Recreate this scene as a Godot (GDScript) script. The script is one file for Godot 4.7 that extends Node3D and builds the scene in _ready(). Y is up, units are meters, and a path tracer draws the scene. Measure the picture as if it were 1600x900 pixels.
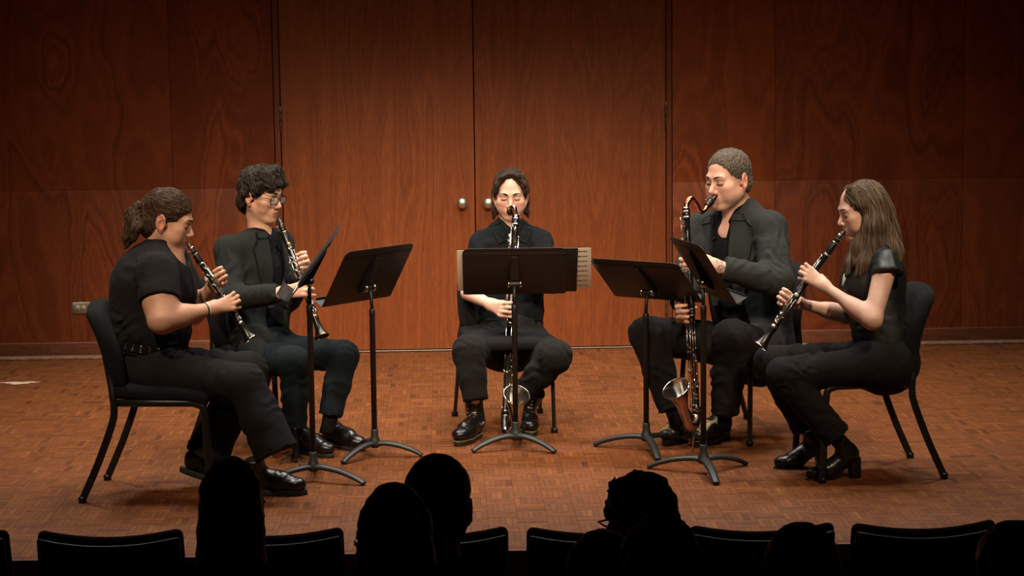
extends Node3D

var M := {}
var rng := RandomNumberGenerator.new()
var used := {}

func _ready() -> void:
	rng.seed = 7
	set_camera()
	set_light()
	make_materials()
	make_hall()
	make_stage_floor()
	make_lamps()
	make_chairs()
	make_people()
	make_stands()
	make_instruments()
	make_small_things()
	make_seats()
	make_audience()
	run_jobs()

func set_camera() -> void:
	var c := Camera3D.new()
	c.name = "camera"
	c.fov = 16.5189
	c.near = 0.1
	c.far = 60.0
	c.transform = Transform3D(Basis(Vector3(0.999316, -0.011717, 0.035089), Vector3(0.015786, 0.992883, -0.118041), Vector3(-0.033456, 0.118514, 0.992389)), Vector3(-0.195, 1.95, 12.916))
	add_child(c)
	c.current = true

func set_light() -> void:
	var e := Environment.new()
	e.background_mode = Environment.BG_COLOR
	e.background_color = Color(0, 0, 0)
	e.tonemap_mode = Environment.TONE_MAPPER_LINEAR
	e.tonemap_exposure = 1.0
	e.sdfgi_enabled = true
	e.ssao_enabled = true
	e.ssil_enabled = true
	var w := WorldEnvironment.new()
	w.name = "surroundings"
	w.environment = e
	add_child(w)

# the stage lights of the house: a batten over the stage and one over the front seats, out of the frame above
func make_lamps() -> void:
	var over := ["stage lamp hanging over the ponytailed player", "stage lamp hanging left of the middle player", "stage lamp hanging right of the middle player", "stage lamp hanging over the long-haired player"]
	for k in 4:
		var x: float = [-2.4, -0.8, 0.8, 2.4][k]
		stage_lamp(Vector3(x, 5.2, 1.7), Vector3(x * 0.85, 0.0, 2.4), 42.0, 9.0, 0.3, over[k] + ", rear row", Color(1.0, 0.97, 0.93))
		stage_lamp(Vector3(x * 0.9, 5.2, 3.7), Vector3(x * 0.85, 0.0, 2.9), 42.0, 9.0, 0.3, over[k] + ", front row", Color(1.0, 0.97, 0.93))
	var ahead := ["front stage lamp at left, aimed down at the players", "front stage lamp in the middle, aimed down at the players", "front stage lamp at right, aimed down at the players"]
	for k in 3:
		var x: float = [-2.6, 0.0, 2.6][k]
		stage_lamp(Vector3(x, 5.4, 8.6), Vector3(x * 0.35, 0.35, 2.2), 17.0, 32.0, 0.2, ahead[k], Color(1.0, 0.88, 0.74))

func stage_lamp(at: Vector3, aim: Vector3, angle: float, energy: float, size: float, label: String, tint: Color) -> void:
	var o := thing("stage_lamp", label, "lamp", at, "stage lamps above the frame")
	var d := (aim - at).normalized()
	var z := -d
	var x := Vector3.UP.cross(z)
	if x.length() < 0.1:
		x = Vector3.RIGHT
	x = x.normalized()
	var b := Basis(x, z.cross(x), z)
	var body := lathe([[0.001, 0.26], [0.07, 0.26], [0.1, 0.22], [0.1, 0.0], [0.11, 0.0], [0.11, -0.02], [0.097, -0.02], [0.097, 0.0], [0.09, 0.2], [0.001, 0.2]], 24)
	var can := part("housing", body, M.lamp_black, o)
	can.transform = Transform3D(Basis(b.x, b.z, -b.y), Vector3.ZERO)
	var lens := part("lens", lathe([[0.001, 0.012], [0.06, 0.008], [0.095, 0.0], [0.06, -0.002], [0.001, -0.002]], 24), M.lamp_glow, o)
	lens.transform = Transform3D(Basis(b.x, b.z, -b.y), d * -0.02)
	var yoke := part("yoke", tube([Vector3(-0.13, 0, 0), Vector3(-0.13, 0.2, 0), Vector3(0.13, 0.2, 0), Vector3(0.13, 0, 0)], 0.008, 6), M.lamp_black, o)
	yoke.rotation.y = atan2(b.z.x, b.z.z)
	var stem := part("stem", tube([Vector3(0, 0.2, 0), Vector3(0, 6.9 - at.y, 0)], 0.015, 8), M.lamp_black, o)
	stem.position = Vector3.ZERO
	var l := SpotLight3D.new()
	l.name = "light"
	l.light_color = tint
	l.light_energy = energy
	l.light_size = size
	l.spot_angle = angle
	l.spot_angle_attenuation = 0.9
	l.spot_range = 30.0
	l.spot_attenuation = 2.0
	l.shadow_enabled = true
	l.transform = Transform3D(b, d * 0.06)
	o.add_child(l, true)

# ---------------------------------------------------------------- naming
func numbered(called: String) -> String:
	if not used.has(called):
		used[called] = 0
		return called
	used[called] += 1
	return "%s_%03d" % [called, used[called]]

func describe(o: Node, label: String, category: String, group := "") -> void:
	o.set_meta("label", label)
	o.set_meta("category", category)
	if group:
		o.set_meta("group", group)

func thing(called: String, label: String, category: String, at := Vector3.ZERO, group := "") -> Node3D:
	var o := Node3D.new()
	o.name = numbered(called)
	add_child(o)
	o.position = at
	describe(o, label, category, group)
	return o

func part(called: String, mesh: Mesh, mat: Material, parent: Node, at := Vector3.ZERO) -> MeshInstance3D:
	var o := MeshInstance3D.new()
	o.name = called
	o.mesh = mesh
	o.material_override = mat
	o.position = at
	parent.add_child(o, true)
	return o

# a part whose vertices are given in the stage's own coordinates
func world_part(called: String, mesh: Mesh, mat: Material, parent: Node3D) -> MeshInstance3D:
	var o := part(called, mesh, mat, parent)
	o.position = -parent.position
	return o

func structure(called: String, mesh: Mesh, mat: Material, at := Vector3.ZERO) -> MeshInstance3D:
	var o := part(called, mesh, mat, self, at)
	o.set_meta("kind", "structure")
	return o

# ---------------------------------------------------------------- materials
func srgb(r: float, g: float, b: float) -> Color:
	return Color(r / 255.0, g / 255.0, b / 255.0)

func mat(c: Color, rough := 0.8, metal := 0.0, spec := 0.5) -> StandardMaterial3D:
	var m := StandardMaterial3D.new()
	m.albedo_color = c
	m.roughness = rough
	m.metallic = metal
	m.metallic_specular = spec
	return m

func cloth(c: Color, rim := 0.15, rough := 0.9) -> StandardMaterial3D:
	var m := mat(c, rough, 0.0, 0.25)
	m.rim_enabled = true
	m.rim = rim
	m.rim_tint = 0.5
	m.heightmap_enabled = true
	m.heightmap_texture = M.weave_tex
	m.heightmap_scale = 0.08
	m.uv1_triplanar = true
	m.uv1_world_triplanar = true
	m.uv1_scale = Vector3(9, 9, 9)
	return m

func noise_tex(size: int, freq: float, octaves: int, seed_: int, ramp: Gradient = null, kind := FastNoiseLite.TYPE_SIMPLEX_SMOOTH, warp := 0.0) -> NoiseTexture2D:
	var n := FastNoiseLite.new()
	n.noise_type = kind
	n.seed = seed_
	n.frequency = freq
	n.fractal_octaves = octaves
	if warp > 0.0:
		n.domain_warp_enabled = true
		n.domain_warp_amplitude = warp
		n.domain_warp_frequency = freq * 1.5
	var t := NoiseTexture2D.new()
	t.width = size
	t.height = size
	t.seamless = true
	t.noise = n
	if ramp:
		t.color_ramp = ramp
	return t

func ramp(stops: Array) -> Gradient:
	var g := Gradient.new()
	var o := PackedFloat32Array()
	var c := PackedColorArray()
	for s in stops:
		o.append(s[0])
		c.append(s[1])
	g.offsets = o
	g.colors = c
	return g

# figured veneer: growth rings are the level lines of a noise that is drawn out along the grain
func veneer(seed_: int, base: Color, offset: Vector3, figure := 1.0, along := 0.16, across := 0.55) -> StandardMaterial3D:
	var stops := []
	var r := RandomNumberGenerator.new()
	r.seed = seed_
	var n := 30
	for i in n:
		var t := float(i) / (n - 1)
		var k := 1.0 + (r.randf() - 0.5) * 0.26 * figure + (0.05 if i % 2 == 0 else -0.05) * figure
		stops.append([t, Color(minf(base.r * k, 1.0), minf(base.g * k * (1.0 + (k - 1.0) * 0.2), 1.0), minf(base.b * k, 1.0))])
	var m := StandardMaterial3D.new()
	m.albedo_texture = noise_tex(1024, 0.0022, 3, seed_, ramp(stops), FastNoiseLite.TYPE_SIMPLEX_SMOOTH, 60.0)
	m.detail_enabled = true
	m.detail_blend_mode = BaseMaterial3D.BLEND_MODE_MUL
	m.detail_albedo = M.grain_tex
	m.detail_uv_layer = BaseMaterial3D.DETAIL_UV_2
	m.uv2_triplanar = true
	m.uv2_world_triplanar = true
	m.uv2_scale = Vector3(2.6, 0.13, 2.6)
	m.uv1_triplanar = true
	m.uv1_world_triplanar = true
	m.uv1_scale = Vector3(across, along, across)
	m.uv1_offset = offset
	m.roughness = 0.42
	m.metallic_specular = 0.45
	return m

func make_materials() -> void:
	M.weave_tex = noise_tex(512, 0.25, 2, 3)
	M.grain_tex = noise_tex(1024, 0.07, 4, 11, ramp([[0.0, Color(0.8, 0.78, 0.76)], [0.45, Color(0.95, 0.945, 0.94)], [0.6, Color(1, 1, 1)], [1.0, Color(1, 1, 1)]]))
	var wood := srgb(134, 66, 32)
	M.veneer = []
	for i in 4:
		M.veneer.append(veneer(20 + i, wood * Color(1.0 - 0.03 * i, 1.0 - 0.04 * i, 1.0 - 0.03 * i), Vector3(0.37 * i, 0.21 * i, 0), 1.0))
	M.door_veneer = [veneer(31, srgb(138, 74, 38), Vector3(0.2, 0.1, 0), 0.7, 0.08, 0.9), veneer(32, srgb(134, 71, 36), Vector3(0.6, 0.3, 0), 0.7, 0.08, 0.9)]
	M.trim_wood = veneer(35, srgb(112, 58, 33), Vector3(0.1, 0.5, 0), 0.5, 0.08, 1.2)
	M.base_wood = veneer(36, srgb(112, 64, 40), Vector3(0.3, 0.7, 0), 0.9, 2.0, 0.3)
	M.worn_strip = mat(srgb(150, 112, 84), 0.8)
	M.worn_strip.albedo_texture = noise_tex(512, 0.05, 4, 41, ramp([[0.0, srgb(120, 80, 52)], [0.45, srgb(170, 126, 92)], [0.7, srgb(205, 180, 150)], [1.0, srgb(235, 220, 200)]]))
	M.worn_strip.albedo_color = Color(0.75, 0.72, 0.7)
	M.worn_strip.uv1_triplanar = true
	M.worn_strip.uv1_world_triplanar = true
	M.worn_strip.uv1_scale = Vector3(0.7, 4, 4)
	M.gap_black = mat(Color(0.01, 0.008, 0.006), 0.95, 0.0, 0.1)
	M.parquet = StandardMaterial3D.new()
	M.parquet.vertex_color_use_as_albedo = true
	M.parquet.albedo_texture = noise_tex(1024, 0.02, 4, 51, ramp([[0.0, Color(0.78, 0.76, 0.74)], [0.4, Color(0.95, 0.95, 0.95)], [0.78, Color(1, 1, 1)], [0.86, Color(1, 1, 1)], [1.0, Color(1, 1, 1)]]))
	M.parquet.uv1_triplanar = true
	M.parquet.uv1_world_triplanar = true
	M.parquet.uv1_scale = Vector3(0.8, 0.8, 1.6)
	M.parquet.roughness = 0.42
	M.parquet.roughness_texture = noise_tex(512, 0.012, 4, 52, ramp([[0.0, Color(0.75, 0.75, 0.75)], [1.0, Color(1.0, 1.0, 1.0)]]))
	M.parquet.roughness = 0.68
	M.parquet.metallic_specular = 0.35
	M.hall_dark = mat(srgb(60, 40, 30), 0.9)
	M.hall_floor = mat(srgb(52, 30, 28), 0.95)
	M.fascia = veneer(37, srgb(86, 44, 28), Vector3(0, 0, 0), 0.5)
	M.steel = mat(srgb(205, 205, 198), 0.42, 1.0)
	M.silver = mat(srgb(215, 212, 206), 0.16, 1.0)
	M.rose_silver = mat(srgb(206, 172, 156), 0.22, 1.0)
	M.rose = mat(srgb(196, 120, 92), 0.2, 1.0)
	M.gold = mat(srgb(206, 168, 98), 0.25, 1.0)
	M.hinge = mat(srgb(120, 112, 100), 0.4, 1.0)
	M.ivory = mat(srgb(206, 188, 140), 0.5)
	M.ebony = mat(srgb(16, 15, 15), 0.3, 0.0, 0.5)
	M.rubber = mat(srgb(14, 14, 14), 0.32, 0.0, 0.5)
	M.cork = mat(srgb(160, 120, 80), 0.9)
	M.chair_frame = mat(srgb(22, 23, 24), 0.38, 0.0, 0.5)
	M.chair_cloth = cloth(srgb(22, 22, 24), 0.06)
	M.stand_black = mat(srgb(20, 18, 18), 0.5, 0.0, 0.5)
	M.stand_base = mat(srgb(40, 44, 44), 0.45, 0.2, 0.5)
	M.chrome = mat(srgb(200, 200, 196), 0.25, 1.0)
	M.paper = mat(srgb(226, 218, 204), 0.85)
	M.ink = mat(srgb(60, 55, 52), 0.8)
	M.folder = mat(srgb(20, 20, 22), 0.55)
	M.tape = mat(srgb(190, 170, 150), 0.8)
	M.scuff = mat(srgb(196, 170, 150), 0.8)
	M.lamp_black = mat(srgb(18, 18, 18), 0.6)
	M.lamp_glow = mat(srgb(255, 240, 220), 0.4)
	M.lamp_glow.emission_enabled = true
	M.lamp_glow.emission = Color(1.0, 0.92, 0.82)
	M.lamp_glow.emission_energy_multiplier = 2.0
	M.skin = StandardMaterial3D.new()
	M.skin.vertex_color_use_as_albedo = true
	M.skin.roughness = 0.52
	M.skin.metallic_specular = 0.4
	M.skin.subsurf_scatter_enabled = true
	M.skin.subsurf_scatter_strength = 0.06
	M.hair = StandardMaterial3D.new()
	M.hair.vertex_color_use_as_albedo = true
	M.hair.roughness = 0.42
	M.hair.metallic_specular = 0.18
	M.lash = mat(srgb(30, 20, 16), 0.7)
	M.brow = mat(srgb(48, 32, 25), 0.8)
	M.black_cotton = cloth(srgb(26, 25, 26), 0.06)
	M.black_trouser = cloth(srgb(26, 25, 26), 0.06)
	M.blue_trouser = cloth(srgb(20, 29, 33), 0.06)
	M.suit_green = cloth(srgb(31, 34, 32), 0.08)
	M.suit_charcoal = cloth(srgb(42, 45, 44), 0.08)
	M.shirt_navy = cloth(srgb(17, 21, 24), 0.06)
	M.shirt_black = cloth(srgb(16, 16, 17), 0.05)
	M.satin = cloth(srgb(19, 24, 23), 0.05, 0.42)
	M.satin.metallic_specular = 0.5
	M.pale_silk = mat(srgb(190, 200, 190), 0.6)
	M.leather = mat(srgb(16, 16, 16), 0.3, 0.0, 0.5)
	M.sole = mat(srgb(24, 23, 22), 0.7)
	M.welt = mat(srgb(150, 128, 70), 0.7)
	M.sneaker = StandardMaterial3D.new()
	M.sneaker.vertex_color_use_as_albedo = true
	M.sneaker.roughness = 0.4
	M.lens = mat(Color(0.9, 0.95, 0.95, 0.12), 0.05)
	M.lens.transparency = BaseMaterial3D.TRANSPARENCY_ALPHA
	M.band_white = mat(srgb(200, 200, 190), 0.7)
	M.seat_cloth = cloth(srgb(40, 16, 16), 0.2)
	M.seat_shell = mat(srgb(40, 26, 26), 0.35)
	M.dark_cloth = cloth(srgb(24, 22, 22), 0.1)

# ---------------------------------------------------------------- smooth solids: distance fields meshed as surface nets
class Solid:
	var inv: Array[Transform3D] = []
	var typ := PackedInt32Array()
	var pa := PackedFloat32Array()
	var pb := PackedFloat32Array()
	var ph := PackedFloat32Array()
	var ca := PackedFloat32Array()
	var cb := PackedFloat32Array()
	var ext := PackedVector3Array()
	var scl := PackedFloat32Array()
	var kk := PackedFloat32Array()
	var op := PackedInt32Array()
	var cap := PackedInt32Array()
	var lo := Vector3(1e9, 1e9, 1e9)
	var hi := Vector3(-1e9, -1e9, -1e9)
	var layers := []      # [noise, basis, amplitude]
	var folds := []       # [origin, wave vector, amplitude, 1 / radius squared]
	var strands := []     # [noise, origin, frequency, amplitude]
	var all := PackedInt32Array()
	var warp: FastNoiseLite

	func _init() -> void:
		warp = FastNoiseLite.new()
		warp.seed = 77
		warp.noise_type = FastNoiseLite.TYPE_SIMPLEX
		warp.frequency = 7.0
		warp.fractal_octaves = 1

	func put(t: int, x: Transform3D, a: float, b: float, h: float, e: Vector3, s: float, k: float, o: int, c: int) -> void:
		all.append(typ.size())
		inv.append(x.affine_inverse())
		typ.append(t); pa.append(a); pb.append(b); ph.append(h); ext.append(e); scl.append(s); kk.append(maxf(k, 0.0005)); op.append(o); cap.append(c)
		var bb := clampf((a - b) / maxf(h, 0.0001), -0.999, 0.999) if t == 0 else 0.0
		cb.append(bb); ca.append(sqrt(1.0 - bb * bb))

	func grow(p: Vector3, r: float) -> void:
		lo = lo.min(p - Vector3.ONE * r)
		hi = hi.max(p + Vector3.ONE * r)

	# a tapered limb from a to b; flat squeezes it along the axis fwd; cap 1 cuts the far end square, 2 the near end, 3 both
	func cone(a: Vector3, b: Vector3, ra: float, rb: float, k := 0.02, flat := 1.0, fwd := Vector3.ZERO, o := 0, c := 0) -> void:
		var y := (b - a).normalized()
		var z := fwd - y * fwd.dot(y)
		if z.length() < 0.01:
			z = y.cross(Vector3(0.31, 0.2, 0.93))
		z = z.normalized()
		var x := y.cross(z)
		put(0, Transform3D(Basis(x, y, z * flat), a), ra, rb, a.distance_to(b), Vector3.ZERO, minf(1.0, flat), k, o, c)
		if o == 0:
			var g := maxf(1.0, flat)
			grow(a, ra * g); grow(b, rb * g)

	func ball(c: Vector3, bs: Basis, r: Vector3, k := 0.02, o := 0) -> void:
		put(1, Transform3D(Basis(bs.x * r.x, bs.y * r.y, bs.z * r.z), c), 0, 0, 1, Vector3(1 / r.x, 1 / r.y, 1 / r.z), 1.0, k, o, 0)
		if o == 0:
			grow(c, maxf(r.x, maxf(r.y, r.z)))

	func block(c: Vector3, bs: Basis, half: Vector3, r: float, k := 0.01, o := 0) -> void:
		put(2, Transform3D(bs, c), r, 0, 1, half - Vector3.ONE * r, 1.0, k, o, 0)
		if o == 0:
			grow(c, half.length())

	func one(i: int, p: Vector3) -> float:
		var q: Vector3 = inv[i] * p
		var e: float
		if typ[i] == 0:
			var x := sqrt(q.x * q.x + q.z * q.z)
			var a := ca[i]
			var b := cb[i]
			var k := q.y * a - x * b
			if k < 0.0:
				e = q.length() - pa[i]
			elif k > a * ph[i]:
				q.y -= ph[i]
				e = q.length() - pb[i]
				q.y += ph[i]
			else:
				e = x * a + q.y * b - pa[i]
			var c := cap[i]
			if c & 1:
				e = maxf(e, q.y - ph[i])
			if c & 2:
				e = maxf(e, -q.y)
			return e * scl[i]
		elif typ[i] == 1:
			var k0 := q.length()
			var k1 := (q * ext[i]).length()
			return k0 * (k0 - 1.0) / maxf(k1, 0.0001)
		var d := q.abs() - ext[i]
		return d.max(Vector3.ZERO).length() + minf(maxf(d.x, maxf(d.y, d.z)), 0.0) - pa[i]

	func at(p: Vector3, list: PackedInt32Array, fl: Array) -> float:
		var d := 10.0
		for i in list:
			var e := one(i, p)
			var k := kk[i]
			var o := op[i]
			if o == 0:
				var h := maxf(k - absf(d - e), 0.0) / k
				d = minf(d, e) - h * h * k * 0.25
			else:
				if o == 1:
					e = -e
				var h := maxf(k - absf(d - e), 0.0) / k
				d = maxf(d, e) + h * h * k * 0.25
		for l in layers:
			d += l[0].get_noise_3dv(l[1] * p) * l[2]
		for f in fl:
			var q: Vector3 = p - f[0]
			var g: float = q.length_squared() * f[3]
			if g < 2.2:
				var w := warp.get_noise_3dv(q)
				var v := 0.5 + 0.5 * sin(q.dot(f[1]) + 1.6 * sin(q.dot(f[4])) + 4.0 * w)
				d -= f[2] * exp(-g * 1.5) * (v * v * 1.6 - 0.6) * clampf(0.75 + 1.6 * warp.get_noise_3dv(p * 0.7), 0.1, 1.5)
		for s in strands:
			var q: Vector3 = (p - s[1]).normalized() * s[2]
			d += s[0].get_noise_3dv(q) * s[3]
		return d

	func hit(from: Vector3, dir: Vector3, far := 0.8) -> Vector3:
		var t := 0.0
		for n in 40:
			var d := at(from + dir * t, all, folds)
			if d < 0.0008 or t > far:
				break
			t += d * 0.8
		return from + dir * t

	func mesh(cell: float, colour) -> Array:
		var wob := 0.0
		for l in layers: wob += absf(l[2])
		for f in folds: wob += absf(f[2])
		for s in strands: wob += absf(s[3])
		var o := lo - Vector3.ONE * (cell * 2.0 + wob)
		var size := hi + Vector3.ONE * (cell * 2.0 + wob) - o
		const B := 4
		var bx := int(ceil(size.x / cell / B)) + 1
		var by := int(ceil(size.y / cell / B)) + 1
		var bz := int(ceil(size.z / cell / B)) + 1
		var nx := bx * B
		var ny := by * B
		var nz := bz * B
		var val := PackedFloat32Array()
		val.resize(nx * ny * nz)
		val.fill(1.0)
		var active := PackedInt32Array()
		var rad := cell * B * 0.87
		var n := typ.size()
		var es := PackedFloat32Array()
		es.resize(n)
		for ix in bx:
			for iy in by:
				for iz in bz:
					var c := o + Vector3(ix * B + B * 0.5 - 0.5, iy * B + B * 0.5 - 0.5, iz * B + B * 0.5 - 0.5) * cell
					var d := 10.0
					for i in n:
						var e := one(i, c)
						es[i] = e
						var k := kk[i]
						if op[i] == 0:
							var h := maxf(k - absf(d - e), 0.0) / k
							d = minf(d, e) - h * h * k * 0.25
						else:
							if op[i] == 1:
								e = -e
							d = maxf(d, e)
					var near := absf(d) * 0.75 < rad + cell * 1.5 + wob
					if not near:
						if d < 0.0:
							for x in B:
								for y in B:
									var b0 := ((ix * B + x) * ny + iy * B + y) * nz + iz * B
									for z in B:
										val[b0 + z] = -1.0
						continue
					var list := PackedInt32Array()
					for i in n:
						var k := kk[i]
						if op[i] == 0:
							if es[i] < maxf(d, 0.0) + 2.5 * rad + k + wob:
								list.append(i)
						elif op[i] == 1:
							if es[i] < 1.6 * rad + k + wob:
								list.append(i)
						elif es[i] > -1.6 * rad - k - wob:
							list.append(i)
					var fl := []
					for f in folds:
						if c.distance_to(f[0]) < 1.5 / sqrt(f[3]) + rad:
							fl.append(f)
					active.append((ix * by + iy) * bz + iz)
					for x in B:
						for y in B:
							var b0 := ((ix * B + x) * ny + iy * B + y) * nz + iz * B
							for z in B:
								val[b0 + z] = at(o + Vector3(ix * B + x, iy * B + y, iz * B + z) * cell, list, fl)
		var vid := PackedInt32Array()
		vid.resize(nx * ny * nz)
		vid.fill(-1)
		var verts := PackedVector3Array()
		var cells := PackedInt32Array()
		var off := PackedInt32Array([0, ny * nz, nz, ny * nz + nz, 1, ny * nz + 1, nz + 1, ny * nz + nz + 1])
		var cor := [Vector3(0, 0, 0), Vector3(1, 0, 0), Vector3(0, 1, 0), Vector3(1, 1, 0), Vector3(0, 0, 1), Vector3(1, 0, 1), Vector3(0, 1, 1), Vector3(1, 1, 1)]
		var edges := PackedInt32Array([0, 1, 2, 3, 4, 5, 6, 7, 0, 2, 1, 3, 4, 6, 5, 7, 0, 4, 1, 5, 2, 6, 3, 7])
		for a in active:
			var iz := a % bz
			var iy := (a / bz) % by
			var ix := a / (bz * by)
			for x in range(ix * B, mini(ix * B + B, nx - 1)):
				for y in range(iy * B, mini(iy * B + B, ny - 1)):
					for z in range(iz * B, mini(iz * B + B, nz - 1)):
						var b0 := (x * ny + y) * nz + z
						var s := int(val[b0] < 0.0) + int(val[b0 + off[1]] < 0.0) + int(val[b0 + off[2]] < 0.0) + int(val[b0 + off[3]] < 0.0) + int(val[b0 + off[4]] < 0.0) + int(val[b0 + off[5]] < 0.0) + int(val[b0 + off[6]] < 0.0) + int(val[b0 + off[7]] < 0.0)
						if s == 0 or s == 8:
							continue
						var sum := Vector3.ZERO
						var m := 0
						for e in 12:
							var i := edges[e * 2]
							var j := edges[e * 2 + 1]
							var va := val[b0 + off[i]]
							var vb := val[b0 + off[j]]
							if (va < 0.0) != (vb < 0.0):
								sum += cor[i] + (cor[j] - cor[i]) * (va / (va - vb))
								m += 1
						vid[b0] = verts.size()
						cells.append(b0)
						verts.append(o + (Vector3(x, y, z) + sum / m) * cell)
		var idx := PackedInt32Array()
		var ax := PackedInt32Array([ny * nz, nz, 1])
		for b0 in cells:
			var ins := val[b0] < 0.0
			for d in 3:
				if (val[b0 + ax[d]] < 0.0) == ins:
					continue
				var u := ax[(d + 1) % 3]
				var w := ax[(d + 2) % 3]
				if b0 - u - w < 0:
					continue
				var v0 := vid[b0]
				var v1 := vid[b0 - u]
				var v2 := vid[b0 - u - w]
				var v3 := vid[b0 - w]
				if v1 < 0 or v2 < 0 or v3 < 0:
					continue
				if ins:
					idx.append(v0); idx.append(v2); idx.append(v1); idx.append(v0); idx.append(v3); idx.append(v2)
				else:
					idx.append(v0); idx.append(v1); idx.append(v2); idx.append(v0); idx.append(v2); idx.append(v3)
		var nor := PackedVector3Array()
		nor.resize(verts.size())
		for t in range(0, idx.size(), 3):
			var p0 := verts[idx[t]]
			var fn := (verts[idx[t + 2]] - p0).cross(verts[idx[t + 1]] - p0)
			nor[idx[t]] += fn; nor[idx[t + 1]] += fn; nor[idx[t + 2]] += fn
		var col := PackedColorArray()
		for i in verts.size():
			nor[i] = nor[i].normalized()
		if colour != null:
			col.resize(verts.size())
			for i in verts.size():
				col[i] = colour.call(verts[i])
		return [verts, nor, col, idx]


# jobs are meshed on all cores at the end of _ready(); each job adds its arrays to one named part
var jobs := []

func job(target: MeshInstance3D, solid: Solid, cell: float, colour = null, comb = null) -> void:
	jobs.append({"to": target, "solid": solid, "cell": cell, "colour": colour, "comb": comb, "out": []})

func run_job(i: int) -> void:
	var j = jobs[i]
	j.out = j.solid.mesh(j.cell, j.colour)
	if j.comb != null:
		strands(j.solid, j.out, j.comb)

# single locks of hair combed over the surface of a hair solid: comb = {flow, count, length, radius, tone, seed}
func strands(f: Solid, out: Array, comb: Dictionary) -> void:
	var r := RandomNumberGenerator.new()
	r.seed = comb.seed
	var n: int = out[0].size()
	var steps := 9
	for c in int(comb.count):
		var p: Vector3 = out[0][r.randi() % n]
		var len: float = comb.length * (0.55 + 0.6 * r.randf())
		var step := len / steps
		var k := 0.6 + 0.9 * r.randf()
		var tone := Color(comb.tone.r * k, comb.tone.g * k, comb.tone.b * k)
		var rad: float = comb.radius * (0.6 + 0.7 * r.randf())
		var wave := comb.get("wave", 0.0) as float
		var ph := r.randf() * TAU
		var pts := []
		var nor := []
		var drift := Vector3(r.randf() - 0.5, r.randf() - 0.5, r.randf() - 0.5) * float(comb.get("mess", 0.25))
		for q in steps + 1:
			const E := 0.003
			var d := f.at(p, f.all, f.folds)
			var g := Vector3(f.at(p + Vector3(E, 0, 0), f.all, f.folds) - d, f.at(p + Vector3(0, E, 0), f.all, f.folds) - d, f.at(p + Vector3(0, 0, E), f.all, f.folds) - d)
			g = g.normalized() if g.length() > 0.00001 else Vector3.UP
			p -= g * clampf(d, -0.01, 0.01)
			pts.append(p + g * rad * 0.35)
			nor.append(g)
			var dir: Vector3 = comb.flow.call(p) + drift
			dir = (dir - g * dir.dot(g))
			if dir.length() < 0.01:
				break
			dir = dir.normalized()
			dir += g.cross(dir) * sin(ph + q * 1.1) * wave
			p += dir.normalized() * step
		if pts.size() < 4:
			continue
		var base: int = out[0].size()
		var m := pts.size()
		for q in m:
			var t: Vector3 = (pts[mini(q + 1, m - 1)] - pts[maxi(q - 1, 0)]).normalized()
			var x: Vector3 = t.cross(nor[q]).normalized()
			var w := rad * sin(PI * (0.08 + 0.92 * q / (m - 1.0))) + 0.0002
			for a in [[-1.0, 0.0], [0.0, 0.7], [1.0, 0.0]]:
				out[0].append(pts[q] + x * a[0] * w + nor[q] * a[1] * w)
				out[1].append((x * a[0] + nor[q] * (0.5 + a[1])).normalized())
				out[2].append(tone)
		for q in m - 1:
			for a in 2:
				var i0 := base + q * 3 + a
				out[3].append_array(PackedInt32Array([i0, i0 + 3, i0 + 1, i0 + 1, i0 + 3, i0 + 4]))

func run_jobs() -> void:
	jobs.sort_custom(func(a, b): return a.solid.typ.size() > b.solid.typ.size())
	var g := WorkerThreadPool.add_group_task(run_job, jobs.size())
	WorkerThreadPool.wait_for_group_task_completion(g)
	var parts := {}
	for j in jobs:
		if not parts.has(j.to):
			parts[j.to] = [PackedVector3Array(), PackedVector3Array(), PackedColorArray(), PackedInt32Array()]
		var p = parts[j.to]
		var base: int = p[0].size()
		p[0].append_array(j.out[0]); p[1].append_array(j.out[1]); p[2].append_array(j.out[2])
		for i in j.out[3]:
			p[3].append(i + base)
	for t in parts:
		var p = parts[t]
		var arr := []
		arr.resize(Mesh.ARRAY_MAX)
		arr[Mesh.ARRAY_VERTEX] = p[0]
		arr[Mesh.ARRAY_NORMAL] = p[1]
		if p[2].size() == p[0].size():
			arr[Mesh.ARRAY_COLOR] = p[2]
		arr[Mesh.ARRAY_INDEX] = p[3]
		var m := ArrayMesh.new()
		m.add_surface_from_arrays(Mesh.PRIMITIVE_TRIANGLES, arr)
		t.mesh = m

# ---------------------------------------------------------------- shapes
func arrays(v: PackedVector3Array, i: PackedInt32Array, smooth := true, c := PackedColorArray()) -> ArrayMesh:
	var st := SurfaceTool.new()
	st.begin(Mesh.PRIMITIVE_TRIANGLES)
	st.set_smooth_group(0 if smooth else -1)
	for k in v.size():
		if c.size():
			st.set_color(c[k])
		st.set_smooth_group(0 if smooth else -1)
		st.add_vertex(v[k])
	for k in i:
		st.add_index(k)
	if not smooth:
		st.deindex()
	st.generate_normals()
	return st.commit()

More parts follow.
